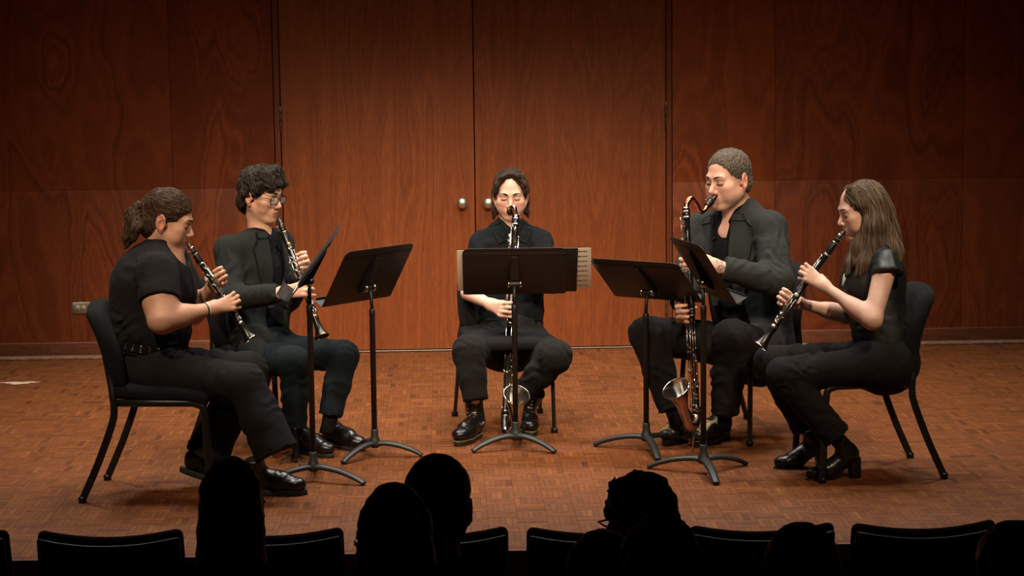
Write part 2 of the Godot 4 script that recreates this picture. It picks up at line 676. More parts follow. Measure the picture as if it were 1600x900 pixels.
# profile of [radius, height] turned about the y axis
func lathe(profile: Array, n := 20) -> ArrayMesh:
	var v := PackedVector3Array()
	var idx := PackedInt32Array()
	var rows := []
	for k in profile.size():
		rows.append(profile[k])
		if k > 0 and k < profile.size() - 1:
			var a := Vector2(profile[k][0] - profile[k - 1][0], profile[k][1] - profile[k - 1][1])
			var b := Vector2(profile[k + 1][0] - profile[k][0], profile[k + 1][1] - profile[k][1])
			if absf(a.angle_to(b)) > 0.6:
				rows.append([profile[k][0], profile[k][1], true])
	for p in rows:
		for j in n:
			var t := TAU * j / n
			v.append(Vector3(cos(t) * p[0], p[1], sin(t) * p[0]))
	for k in rows.size() - 1:
		if rows[k + 1].size() > 2:
			continue
		for j in n:
			var a := k * n + j
			var b := k * n + (j + 1) % n
			idx.append_array(PackedInt32Array([a, b, a + n, b, b + n, a + n]))
	return arrays(v, idx)

# a tube along points; radius a number, or one per point; flat squeezes the section along the axis given
func tube(pts: Array, radius, n := 8, flat := 1.0, axis := Vector3.ZERO, ends := true) -> ArrayMesh:
	var v := PackedVector3Array()
	var idx := PackedInt32Array()
	var up := axis
	var last := pts.size() - 1
	var prev := Vector3.ZERO
	for k in pts.size():
		var t: Vector3 = (pts[mini(k + 1, last)] - pts[maxi(k - 1, 0)]).normalized()
		if up == Vector3.ZERO:
			up = Vector3(0.02, 1, 0.03) if absf(t.y) < 0.9 else Vector3(1, 0.02, 0.03)
		var x := (prev if prev != Vector3.ZERO and axis == Vector3.ZERO else up)
		x = (x - t * x.dot(t)).normalized()
		prev = x
		var y := t.cross(x)
		var r: float = radius[k] if radius is Array else radius
		for j in n:
			var a := TAU * j / n
			v.append(pts[k] + x * cos(a) * r * flat + y * sin(a) * r)
	for k in last:
		for j in n:
			var a := k * n + j
			var b := k * n + (j + 1) % n
			idx.append_array(PackedInt32Array([a, a + n, b, b, a + n, b + n]))
	if ends:
		for e in [0, last]:
			var c := v.size()
			v.append(pts[e])
			for j in n:
				v.append(v[e * n + j])
			for j in n:
				var a := c + 1 + j
				var b := c + 1 + (j + 1) % n
				idx.append_array(PackedInt32Array([c, a, b]) if e == 0 else PackedInt32Array([c, b, a]))
	return arrays(v, idx)

func curve(pts: Array, step := 6) -> Array:
	var out := []
	for k in pts.size() - 1:
		var a: Vector3 = pts[maxi(k - 1, 0)]
		var b: Vector3 = pts[k]
		var c: Vector3 = pts[k + 1]
		var d: Vector3 = pts[mini(k + 2, pts.size() - 1)]
		for s in step:
			var t := float(s) / step
			out.append(b.cubic_interpolate(c, a, d, t))
	out.append(pts[-1])
	return out

func box(size: Vector3, bevel := 0.003) -> ArrayMesh:
	return soft_box(size, bevel, 1)

# a box with rounded edges; n pieces a side between the roundings, bent by the callable
func soft_box(size: Vector3, r: float, n := 1, bend = null, steps := 2) -> ArrayMesh:
	var h := size * 0.5
	r = minf(r, minf(h.x, minf(h.y, h.z)) * 0.98)
	var lines := []
	for a in 3:
		var l := []
		for s in steps:
			l.append([-1, float(s) / steps, 0.0])
		for s in n + 1:
			l.append([0, 0.0, -1.0 + 2.0 * s / n])
		for s in steps:
			l.append([1, float(s + 1) / steps, 0.0])
		lines.append(l)
	var v := PackedVector3Array()
	var idx := PackedInt32Array()
	var cnt: int = lines[0].size()
	for f in 6:
		var a := f / 2
		var sgn := -1.0 if f % 2 == 0 else 1.0
		var b := (a + 1) % 3
		var c := (a + 2) % 3
		var base := v.size()
		for i in cnt:
			for j in cnt:
				var p := Vector3.ZERO
				var dir := Vector3.ZERO
				dir[a] = sgn
				for q in [[b, lines[b][i]], [c, lines[c][j]]]:
					var ax: int = q[0]
					var e: Array = q[1]
					if e[0] == 0:
						p[ax] = e[2] * (h[ax] - r)
					else:
						p[ax] = e[0] * (h[ax] - r)
						var ang: float = (1.0 - e[1]) if e[0] < 0 else e[1]
						dir[ax] = e[0] * tan(ang * PI * 0.25)
				p[a] = sgn * (h[a] - r)
				p += dir.normalized() * r
				if bend != null:
					p = bend.call(p)
				v.append(p)
		for i in cnt - 1:
			for j in cnt - 1:
				var k := base + i * cnt + j
				if sgn > 0:
					idx.append_array(PackedInt32Array([k, k + 1, k + cnt, k + 1, k + cnt + 1, k + cnt]))
				else:
					idx.append_array(PackedInt32Array([k, k + cnt, k + 1, k + 1, k + cnt, k + cnt + 1]))
	return arrays(v, idx)

# a flat plate: outline in its own x and y, thickness along z, edges bevelled
func plate(outline: PackedVector2Array, thick: float, bevel := 0.001) -> ArrayMesh:
	var v := PackedVector3Array()
	var idx := PackedInt32Array()
	var n := outline.size()
	var tri := Geometry2D.triangulate_polygon(outline)
	var c := Vector2.ZERO
	for p in outline:
		c += p / n
	for s in [1.0, -1.0]:
		var base := v.size()
		for p in outline:
			var q: Vector2 = p + (c - p).normalized() * bevel
			v.append(Vector3(q.x, q.y, s * thick * 0.5))
		for k in range(0, tri.size(), 3):
			var t := [tri[k], tri[k + 1], tri[k + 2]]
			var a: Vector2 = outline[t[1]] - outline[t[0]]
			var b: Vector2 = outline[t[2]] - outline[t[0]]
			if (a.cross(b) > 0) == (s > 0):
				t = [t[0], t[2], t[1]]
			for q in t:
				idx.append(base + q)
	var rings := []
	for z in [[1.0, bevel], [0.7, 0.0], [-0.7, 0.0], [-1.0, bevel]]:
		rings.append(v.size())
		for p in outline:
			var q: Vector2 = p + (c - p).normalized() * z[1]
			v.append(Vector3(q.x, q.y, z[0] * thick * 0.5))
	var area := 0.0
	for k in n:
		area += outline[k].cross(outline[(k + 1) % n])
	for k in 3:
		for j in n:
			var a: int = rings[k] + j
			var b: int = rings[k] + (j + 1) % n
			var d: int = rings[k + 1] + j
			var e: int = rings[k + 1] + (j + 1) % n
			if area > 0:
				idx.append_array(PackedInt32Array([a, b, d, b, e, d]))
			else:
				idx.append_array(PackedInt32Array([a, d, b, b, d, e]))
	return arrays(v, idx)

func rounded_rect(w: float, h: float, r: float, steps := 5) -> PackedVector2Array:
	var o := PackedVector2Array()
	for q in [[1, 1, 0.0], [-1, 1, PI / 2], [-1, -1, PI], [1, -1, PI * 1.5]]:
		for s in steps + 1:
			var a: float = q[2] + PI / 2 * s / steps
			o.append(Vector2(q[0] * (w / 2 - r) + cos(a) * r, q[1] * (h / 2 - r) + sin(a) * r))
	return o

func torus(big: float, small: float, n := 20, m := 8) -> ArrayMesh:
	var t := TorusMesh.new()
	t.inner_radius = big - small
	t.outer_radius = big + small
	t.rings = n
	t.ring_segments = m
	return merge([[t, Transform3D()]])

# several shapes as one mesh
func merge(list: Array) -> ArrayMesh:
	var st := SurfaceTool.new()
	for l in list:
		st.append_from(l[0], 0, l[1])
	return st.commit()

func shift(v: Vector3) -> Transform3D:
	return Transform3D(Basis(), v)

func frame(y: Vector3, z: Vector3) -> Basis:
	y = y.normalized()
	z = (z - y * z.dot(y)).normalized()
	return Basis(y.cross(z), y, z)

# ---------------------------------------------------------------- the hall
func slab(called: String, lo: Vector3, hi: Vector3, m: Material, bevel := 0.004) -> MeshInstance3D:
	return structure(called, box(hi - lo, bevel), m, (lo + hi) * 0.5)

func panel(called: String, lo: Vector3, hi: Vector3, m: Material, parent: Node3D, bevel := 0.0004) -> MeshInstance3D:
	return part(called, box(hi - lo, bevel), m, parent, (lo + hi) * 0.5 - parent.position)

func make_hall() -> void:
	var top := 7.0
	# back wall: a dark core that carries the veneered panels, the doors and the trim
	var w := slab("wall_back", Vector3(-5.6, -0.7, -0.3), Vector3(5.6, top, -0.045), M.gap_black)
	var xs_left := [-5.6, -4.45, -3.2, -1.949, -1.289]
	var xs_right := [1.298, 1.97, 3.213, 4.45, 5.6]
	var k := 0
	for xs in [xs_left, xs_right]:
		for i in 4:
			var mm: Material = M.veneer[[0, 2, 1, 3][k % 4]]
			k += 1
			panel("panel", Vector3(xs[i] + 0.0012, 0.09, -0.046), Vector3(xs[i + 1] - 0.0012, 1.088, 0.0), mm, w)
			panel("panel", Vector3(xs[i] + 0.0012, 1.0895, -0.046), Vector3(xs[i + 1] - 0.0012, 3.6, 0.0), mm, w)
			panel("panel", Vector3(xs[i] + 0.0012, 3.602, -0.046), Vector3(xs[i + 1] - 0.0012, top, 0.0), mm, w)
	panel("panel", Vector3(-1.29, 3.05, -0.046), Vector3(1.295, top, 0.0), M.veneer[1], w)
	slab("trim_1", Vector3(-1.284, 0, -0.046), Vector3(-1.246, 3.045, 0.006), M.trim_wood)
	slab("trim_2", Vector3(1.259, 0, -0.046), Vector3(1.294, 3.045, 0.006), M.trim_wood)
	slab("trim_3", Vector3(-1.244, 3.0, -0.046), Vector3(1.257, 3.045, 0.006), M.trim_wood)
	# the pair of doors
	var d1 := slab("door_1", Vector3(-1.240, 0.014, -0.045), Vector3(0.0035, 2.995, 0.0), M.door_veneer[0], 0.002)
	var d2 := slab("door_2", Vector3(0.0105, 0.014, -0.045), Vector3(1.2535, 2.995, 0.0), M.door_veneer[1], 0.002)
	var knob := lathe([[0.001, 0.066], [0.014, 0.065], [0.024, 0.061], [0.032, 0.053], [0.0355, 0.043], [0.033, 0.034], [0.024, 0.027], [0.013, 0.022], [0.011, 0.01], [0.026, 0.008], [0.031, 0.004], [0.031, 0.0], [0.001, 0.0]], 28)
	for q in [[d1, Vector3(-0.078, 0.972, 0)], [d2, Vector3(0.091, 0.969, 0)]]:
		var o := part("knob", knob, M.steel, q[0], Vector3(q[1].x, q[1].y, 0.0) - q[0].position)
		o.rotation.x = PI / 2
	for q in [[d1, -1.2435], [d2, 1.2555]]:
		for y in [1.53, 0.28, 2.75]:
			var hg := merge([[lathe([[0.001, -0.083], [0.005, -0.081], [0.0075, -0.078], [0.0075, -0.028], [0.0068, -0.026], [0.0075, -0.024], [0.0075, 0.024], [0.0068, 0.026], [0.0075, 0.028], [0.0075, 0.078], [0.005, 0.081], [0.001, 0.083]], 12), Transform3D()]])
			part("hinge", hg, M.hinge, q[0], Vector3(q[1], y, 0.007) - q[0].position)
	slab("trim_4", Vector3(-1.28, 0.0, -0.05), Vector3(1.29, 0.012, 0.035), M.hinge, 0.004)
	# baseboards and the worn strip in front of them
	for s in [["baseboard_left", -5.6, -1.262], ["baseboard_right", 1.275, 5.6]]:
		var b := slab(s[0], Vector3(s[1], 0.0, -0.045), Vector3(s[2], 0.098, 0.02), M.base_wood, 0.006)
		panel("floor_strip", Vector3(s[1], 0.0, 0.02), Vector3(s[2], 0.014, 0.12), M.worn_strip, b, 0.004)
	# the outlet by the left chair
	var out := thing("wall_outlet", "steel outlet plate with two ivory sockets low on the wall", "outlet", Vector3(-2.568, 0.322, 0.0))
	part("plate", plate(rounded_rect(0.118, 0.073, 0.004), 0.005), M.steel, out, Vector3(0, 0, 0.0025))
	for x in [-0.0235, 0.0135]:
		var s := part("socket", lathe([[0.001, 0.004], [0.0145, 0.0035], [0.0155, 0.002], [0.0155, 0.0], [0.001, 0.0]], 20), M.ivory, out, Vector3(x, 0, 0.005))
		s.rotation.x = PI / 2
		for q in [Vector3(-0.005, 0.006, 0.0), Vector3(-0.005, -0.006, 0.0), Vector3(0.007, 0, 0)]:
			var sl := part("slot", box(Vector3(0.008, 0.0022, 0.0006), 0.0002), M.gap_black, s, Vector3(q.x, 0.0043, -q.y))
			sl.rotation.x = -PI / 2
	var sc := part("screw", lathe([[0.001, 0.0015], [0.002, 0.001], [0.0025, 0.0], [0.001, 0.0]], 8), M.hinge, out, Vector3(-0.005, 0, 0.005))
	sc.rotation.x = PI / 2
	# shell of the hall
	slab("wall_left", Vector3(-5.9, -1.2, -0.3), Vector3(-5.6, top, 13.8), M.hall_dark)
	slab("wall_right", Vector3(5.6, -1.2, -0.3), Vector3(5.9, top, 13.8), M.hall_dark)
	slab("wall_rear", Vector3(-5.9, -1.2, 13.5), Vector3(5.9, top, 13.8), M.hall_dark)
	slab("ceiling", Vector3(-5.9, top, -0.3), Vector3(5.9, top + 0.2, 13.8), M.hall_dark)
	slab("floor_auditorium", Vector3(-5.6, -0.85, 5.28), Vector3(5.6, -0.55, 13.5), M.hall_floor)
	slab("floor_step", Vector3(-5.6, -0.55, 6.85), Vector3(5.6, -0.5, 13.5), M.hall_floor)
	slab("floor_step_back", Vector3(-5.6, -0.5, 7.72), Vector3(5.6, -0.38, 13.5), M.hall_floor)
	slab("wall_stage_front", Vector3(-5.6, -0.6, 5.24), Vector3(5.6, -0.02, 5.285), M.fascia)

# ---------------------------------------------------------------- parquet
const BLOCK := 0.124
const FINGER := 0.0248

func finger_tone(r: RandomNumberGenerator) -> Color:
	var t := r.randf()
	var k := 0.86 + 0.3 * r.randf()
	if t < 0.07:
		k *= 0.68
	elif t > 0.95:
		k *= 1.2
	var c := srgb(112, 64, 31).srgb_to_linear()
	return Color(c.r * k, c.g * k * (0.96 + 0.08 * r.randf()), c.b * k * (0.9 + 0.2 * r.randf()))

func add_block(v: PackedVector3Array, n: PackedVector3Array, c: PackedColorArray, idx: PackedInt32Array, at: Vector3, across: bool, r: RandomNumberGenerator, warm: float) -> void:
	var tone := 0.93 + 0.14 * r.randf()
	for k in 5:
		var a := -BLOCK / 2 + k * FINGER
		var g := 0.0005
		var y := at.y - r.randf() * 0.0004
		var lo := Vector2(a + g, -BLOCK / 2 + g)
		var hi := Vector2(a + FINGER - g, BLOCK / 2 - g)
		if across:
			lo = Vector2(lo.y, lo.x)
			hi = Vector2(hi.y, hi.x)
		var col := finger_tone(r) * tone
		col.a = 1.0
		var p := [Vector3(at.x + lo.x, y, at.z + lo.y), Vector3(at.x + hi.x, y, at.z + lo.y), Vector3(at.x + hi.x, y, at.z + hi.y), Vector3(at.x + lo.x, y, at.z + hi.y)]
		var b := v.size()
		for q in p:
			v.append(q); n.append(Vector3.UP); c.append(col)
		idx.append_array(PackedInt32Array([b, b + 1, b + 2, b, b + 2, b + 3]))
		var side := [Vector3(0, 0, -1), Vector3(1, 0, 0), Vector3(0, 0, 1), Vector3(-1, 0, 0)]
		for s in 4:
			b = v.size()
			for q in [p[s], p[(s + 1) % 4], p[(s + 1) % 4] - Vector3(0, 0.004, 0), p[s] - Vector3(0, 0.004, 0)]:
				v.append(q); n.append(side[s]); c.append(col)
			idx.append_array(PackedInt32Array([b, b + 2, b + 1, b, b + 3, b + 2]))

func block_mesh(v: PackedVector3Array, n: PackedVector3Array, c: PackedColorArray, idx: PackedInt32Array) -> ArrayMesh:
	var arr := []
	arr.resize(Mesh.ARRAY_MAX)
	arr[Mesh.ARRAY_VERTEX] = v
	arr[Mesh.ARRAY_NORMAL] = n
	arr[Mesh.ARRAY_COLOR] = c
	arr[Mesh.ARRAY_INDEX] = idx
	var m := ArrayMesh.new()
	m.add_surface_from_arrays(Mesh.PRIMITIVE_TRIANGLES, arr)
	return m

func make_stage_floor() -> void:
	var fl := slab("floor", Vector3(-5.6, -0.06, -0.05), Vector3(5.6, -0.0016, 5.25), M.gap_black)
	fl.set_meta("label", "worn mosaic parquet floor of the stage")
	slab("trim_5", Vector3(-5.6, -0.06, 5.242), Vector3(5.6, 0.0, 5.292), M.trim_wood, 0.004)
	var r := RandomNumberGenerator.new()
	r.seed = 5
	var variants := []
	for i in 24:
		var v := PackedVector3Array()
		var n := PackedVector3Array()
		var c := PackedColorArray()
		var idx := PackedInt32Array()
		add_block(v, n, c, idx, Vector3.ZERO, i % 2 == 0, r, 0.0)
		variants.append(block_mesh(v, n, c, idx))
	var v := PackedVector3Array()
	var n := PackedVector3Array()
	var c := PackedColorArray()
	var idx := PackedInt32Array()
	var rows := int((5.242 - 0.12) / BLOCK)
	var z0 := 5.242 - BLOCK / 2
	var singles := 0
	for row in rows + 1:
		var z := z0 - row * BLOCK
		if z - BLOCK / 2 < 0.03:
			continue
		for col in range(-45, 45):
			var x := col * BLOCK + 0.03
			var across := posmod(row + col, 2) == 0
			if singles < 300 and x > -1.98 - row * 0.02 and x < 2.05 + row * 0.02:
				var o := part("parquet_tile", variants[(r.randi() % 12) * 2 + (0 if across else 1)], M.parquet, fl, Vector3(x, 0, z) - fl.position)
				o.rotation.y = 0.0 if r.randf() < 0.5 else PI
				singles += 1
			else:
				add_block(v, n, c, idx, Vector3(x, 0, z), across, r, 0.0)
	var rest := part("parquet_tiles", block_mesh(v, n, c, idx), M.parquet, fl, -fl.position)
	rest.set_meta("kind", "stuff")

# ---------------------------------------------------------------- chairs
func make_chair(label: String) -> Node3D:
	var o := thing("orchestra_chair", label, "chair", Vector3.ZERO, "padded chairs of the five players")
	for s in [-1.0, 1.0]:
		var front := curve([Vector3(s * 0.222, 0.012, 0.222), Vector3(s * 0.218, 0.22, 0.214), Vector3(s * 0.212, 0.39, 0.203), Vector3(s * 0.21, 0.424, 0.188), Vector3(s * 0.21, 0.437, 0.15)], 6)
		front.append_array([Vector3(s * 0.21, 0.438, 0.0), Vector3(s * 0.21, 0.439, -0.19)])
		part("front_leg", tube(front, 0.0165, 12, 0.62, Vector3(1, 0, 0)), M.chair_frame, o)
		var rear := curve([Vector3(s * 0.232, 0.012, -0.345), Vector3(s * 0.226, 0.18, -0.268), Vector3(s * 0.222, 0.345, -0.205), Vector3(s * 0.22, 0.41, -0.193), Vector3(s * 0.216, 0.47, -0.198), Vector3(s * 0.2, 0.54, -0.21), Vector3(s * 0.17, 0.7, -0.244)], 6)
		part("rear_leg", tube(rear, 0.0165, 12, 0.62, Vector3(1, 0, 0)), M.chair_frame, o)
		for q in [Vector3(s * 0.222, 0.012, 0.222), Vector3(s * 0.232, 0.012, -0.345)]:
			part("foot_cap", lathe([[0.001, 0.014], [0.014, 0.014], [0.018, 0.01], [0.018, -0.01], [0.015, -0.012], [0.001, -0.012]], 14), M.rubber, o, q)
	part("cross_rail", tube([Vector3(-0.2, 0.43, 0.12), Vector3(0.2, 0.43, 0.12)], 0.009, 8), M.chair_frame, o)
	part("cross_rail", tube([Vector3(-0.2, 0.43, -0.15), Vector3(0.2, 0.43, -0.15)], 0.009, 8), M.chair_frame, o)
	var seat := soft_box(Vector3(0.455, 0.066, 0.445), 0.03, 6, func(p: Vector3) -> Vector3:
		var w := 1.0 - 0.06 * smoothstep(0.05, -0.22, p.z)
		var y := p.y + 0.474 - 0.02 * smoothstep(0.1, 0.225, p.z) + 0.004 * (1.0 - pow(absf(p.x) / 0.23, 2.0))
		return Vector3(p.x * w, y + 0.012 * smoothstep(0.0, -0.2, p.z), p.z), 3)
	part("seat", seat, M.chair_cloth, o)
	var back := soft_box(Vector3(0.45, 0.375, 0.088), 0.04, 6, func(p: Vector3) -> Vector3:
		var t := (p.y + 0.19) / 0.38
		var w := 1.0 - 0.13 * smoothstep(0.55, 1.0, t) - 0.05 * smoothstep(0.3, 0.0, t)
		var z := p.z * (1.0 - 0.25 * absf(t - 0.45)) - 0.195 - 0.115 * t + 0.55 * p.x * p.x + 0.02 * sin(t * PI)
		return Vector3(p.x * w, p.y + 0.682 - 0.04 * pow(absf(p.x) / 0.22, 3.0) * smoothstep(0.5, 1.0, t), z), 3)
	part("backrest", back, M.chair_cloth, o)
	return o

func place_chair(o: Node3D, front_mid: Vector3, fwd: Vector3) -> void:
	fwd = fwd.normalized()
	var p := front_mid - fwd * 0.222
	o.position = Vector3(p.x, 0, p.z)
	o.rotation.y = atan2(fwd.x, fwd.z)

func make_chairs() -> void:
	var proto := make_chair("black padded chair at far left under the player with the ponytail")
	var spots := [
		[(Vector3(-1.808, -0, 4.268) + Vector3(-1.769, 0, 3.864)) * 0.5 + Vector3(0.995, 0, 0.07) * 0.567, Vector3(0.995, 0, 0.07), ""],
		[(Vector3(-1.024, -0, 3.424) + Vector3(-0.76, 0, 2.969)) * 0.5, Vector3(0.8, 0, 0.6), "black padded chair under the player with glasses"],
		[(Vector3(-0.077, 0, 2.949) + Vector3(0.34, 0, 2.869)) * 0.5, Vector3(0.1, 0, 1), "black padded chair facing front, under the middle player"],
		[Vector3(1.293, 0, 3.326) + Vector3(-0.69, 0, -0.72) * 0.222, Vector3(-0.72, 0, 0.69), "black padded chair under the big man with the wide lapels"],
		[(Vector3(1.472, 0, 4.192) + Vector3(1.463, 0, 3.741)) * 0.5, Vector3(-0.99, 0, 0.1), "black padded chair at far right under the long-haired player"]]
	for i in 5:
		var o := proto
		if i > 0:
			o = proto.duplicate()
			o.name = numbered("orchestra_chair")
			add_child(o)
			o.set_meta("label", spots[i][2])
		place_chair(o, spots[i][0], spots[i][1])

# ---------------------------------------------------------------- music stands
func desk_outline() -> PackedVector2Array:
	var o := PackedVector2Array()
	for q in [[1, 1, 0.0, 0.034], [-1, 1, PI / 2, 0.034], [-1, -1, PI, 0.008], [1, -1, PI * 1.5, 0.008]]:
		for k in 7:
			var a: float = q[2] + PI / 2 * k / 6
			o.append(Vector2(q[0] * (0.254 - q[3]) + cos(a) * q[3], q[1] * (0.159 - q[3]) + sin(a) * q[3]))
	return o

func music_stand(label: String, base: Vector3, tip: Vector3, joint: Vector3, face: Vector3, tilt: float, above := 0.056) -> Dictionary:
	var o := thing("music_stand", label, "music stand", Vector3(base.x, 0, base.z), "black orchestra stands")
	var b := o.position
	var d := tip - b
	var a0 := atan2(d.x, d.z)
	var reach := clampf(Vector2(d.x, d.z).length(), 0.2, 0.27)
	for k in 3:
		var a := a0 + TAU * k / 3.0
		var dir := Vector3(sin(a), 0, cos(a))
		var pts := curve([Vector3(0, 0.062, 0), dir * 0.05 + Vector3(0, 0.066, 0), dir * reach * 0.5 + Vector3(0, 0.056, 0), dir * reach * 0.8 + Vector3(0, 0.033, 0), dir * reach + Vector3(0, 0.009, 0)], 5)
		var rr := []
		for i in pts.size():
			rr.append(lerpf(0.024, 0.0165, float(i) / (pts.size() - 1)))
		part("leg", tube(pts, rr, 10, 0.62, Vector3.UP), M.stand_base, o)
	part("hub", lathe([[0.001, 0.135], [0.0165, 0.135], [0.018, 0.13], [0.018, 0.1], [0.024, 0.085], [0.03, 0.066], [0.026, 0.05], [0.014, 0.043], [0.001, 0.042]], 18), M.stand_base, o)
	var j := joint - b
	var top := Vector3(0, j.y - 0.1, 0)
	part("lower_tube", lathe([[0.001, 0.1], [0.0135, 0.1], [0.0135, j.y - 0.135], [0.0145, j.y - 0.13], [0.0145, j.y - 0.1], [0.011, j.y - 0.095], [0.001, j.y - 0.095]], 16), M.stand_black, o)
	part("upper_tube", tube([top, Vector3(j.x * 0.3, j.y - 0.04, j.z * 0.3), j], 0.0085, 12), M.stand_black, o)
	face = face.normalized()
	var y := Vector3.UP * cos(tilt) - face * sin(tilt)
	var z := face * cos(tilt) + Vector3.UP * sin(tilt)
	var bs := Basis(y.cross(z), y, z)
	var centre := joint + y * above + z * 0.034
	var c := centre - b
	# the joint sits behind the desk
	var local := bs.inverse() * (j - c)
	var desk := part("desk", plate(desk_outline(), 0.0022, 0.0006), M.stand_black, o)
	desk.transform = Transform3D(bs, c)
	for yy in [0.128, 0.118]:
		part("crease", box(Vector3(0.5, 0.0016, 0.0024), 0.0006), M.stand_black, desk, Vector3(0, yy, -0.0018))
	part("tray", plate(rounded_rect(0.508, 0.06, 0.014), 0.0022, 0.0006), M.stand_black, desk, Vector3(0, -0.159, 0.029)).rotation.x = PI / 2
	part("tray_lip", box(Vector3(0.48, 0.012, 0.002), 0.0008), M.stand_black, desk, Vector3(0, -0.154, 0.0595))
	# tapered bracket between the desk and the joint, knobs on both sides of it
	var bv := PackedVector3Array()
	for q in [[local.y + 0.16, 0.014, 0.012], [local.y + 0.03, 0.022, 0.034], [local.y - 0.012, 0.022, 0.03], [local.y - 0.05, 0.018, 0.01]]:
		for v in [Vector3(-q[1], q[0], -0.001), Vector3(q[1], q[0], -0.001), Vector3(q[1], q[0], -q[2]), Vector3(-q[1], q[0], -q[2])]:
			bv.append(v)
	var bi := PackedInt32Array()
	for k in 3:
		for m in 4:
			var i0 := k * 4 + m
			var i1 := k * 4 + (m + 1) % 4
			bi.append_array(PackedInt32Array([i0, i0 + 4, i1, i1, i0 + 4, i1 + 4]))
	bi.append_array(PackedInt32Array([0, 1, 2, 0, 2, 3, 12, 14, 13, 12, 15, 14]))
	part("bracket", arrays(bv, bi, false), M.stand_black, desk)
	for s in [-1.0, 1.0]:
		var kn := part("tilt_knob", lathe([[0.001, 0.012], [0.006, 0.0115], [0.012, 0.0095], [0.0175, 0.006], [0.019, 0.002], [0.015, -0.002], [0.001, -0.002]], 20), M.chrome, desk, Vector3(s * 0.026, local.y, local.z))
		kn.rotation.z = -s * PI / 2
	part("tilt_joint", lathe([[0.001, 0.023], [0.014, 0.023], [0.015, 0.02], [0.015, -0.02], [0.014, -0.023], [0.001, -0.023]], 16), M.stand_black, desk, Vector3(0, local.y, local.z)).rotation.z = PI / 2
	return {"node": o, "basis": bs, "centre": centre}

func make_stands() -> void:
	stands = [
		music_stand("black music stand nearest the far left player, desk seen edge-on", Vector3(-0.815, 0, 3.935), Vector3(-0.572, 0, 4.065), Vector3(-0.815, 0.911, 3.869), Vector3(-0.995, 0, 0.02), 0.66),
		music_stand("black music stand left of the middle, desk slanting and seen from behind", Vector3(-0.551, 0, 3.406), Vector3(-0.32, 0, 3.443), Vector3(-0.564, 0.82, 3.364), Vector3(-0.78, 0, -0.62), 0.54),
		music_stand("black music stand in the middle hiding the middle player's chest", Vector3(0.14, 0, 3.282), Vector3(0.325, 0, 3.425), Vector3(0.144, 0.814, 3.248), Vector3(0.02, 0, -1), 0.68),
		music_stand("black music stand right of the middle, desk slanting left and seen from behind", Vector3(0.777, 0, 3.373), Vector3(0.813, 0, 3.711), Vector3(0.79, 0.773, 3.335), Vector3(0.616, 0, -0.787), 0.84),
		music_stand("black music stand in front of the big man, desk seen edge-on", Vector3(0.985, 0, 3.929), Vector3(1.01, 0, 4.217), Vector3(0.987, 0.877, 3.873), Vector3(0.98, 0, -0.17), 0.56)]

var stands := []

# a sheet lying on a stand's desk; x, y and turn in the desk's own plane
func sheet(st: Dictionary, called: String, label: String, category: String, w: float, h: float, x: float, y: float, turn: float, lift: float, m: Material, thick := 0.001) -> MeshInstance3D:
	var bs: Basis = st.basis * Basis(Vector3.BACK, turn)
	var at: Vector3 = st.centre + st.basis * Vector3(x, y, lift)
	var o := part(numbered(called), plate(rounded_rect(w, h, 0.003, 2), thick, 0.0003), m, self)
	o.transform = Transform3D(bs, at)
	describe(o, label, category)
	return o

func staff_lines(o: Node3D, w: float, h: float, n: int, seed_: int, back := false) -> void:
	var r := RandomNumberGenerator.new()
	r.seed = seed_
	var list := []
	for k in n:
		var y := h * 0.42 - h * 0.84 * k / (n - 1)
		for l in 3:
			list.append([box(Vector3(w * 0.84, 0.0007, 0.0003), 0.0001), shift(Vector3(0, y + (l - 1) * 0.003, 0.0007 * (-1 if back else 1)))])
		for q in 7:
			list.append([box(Vector3(0.004, 0.005, 0.0003), 0.0001), shift(Vector3((r.randf() - 0.5) * w * 0.8, y + (r.randf() - 0.5) * 0.01, 0.0007 * (-1 if back else 1)))])
	part("printed_notes", merge(list), M.ink, o).set_meta("kind", "stuff")

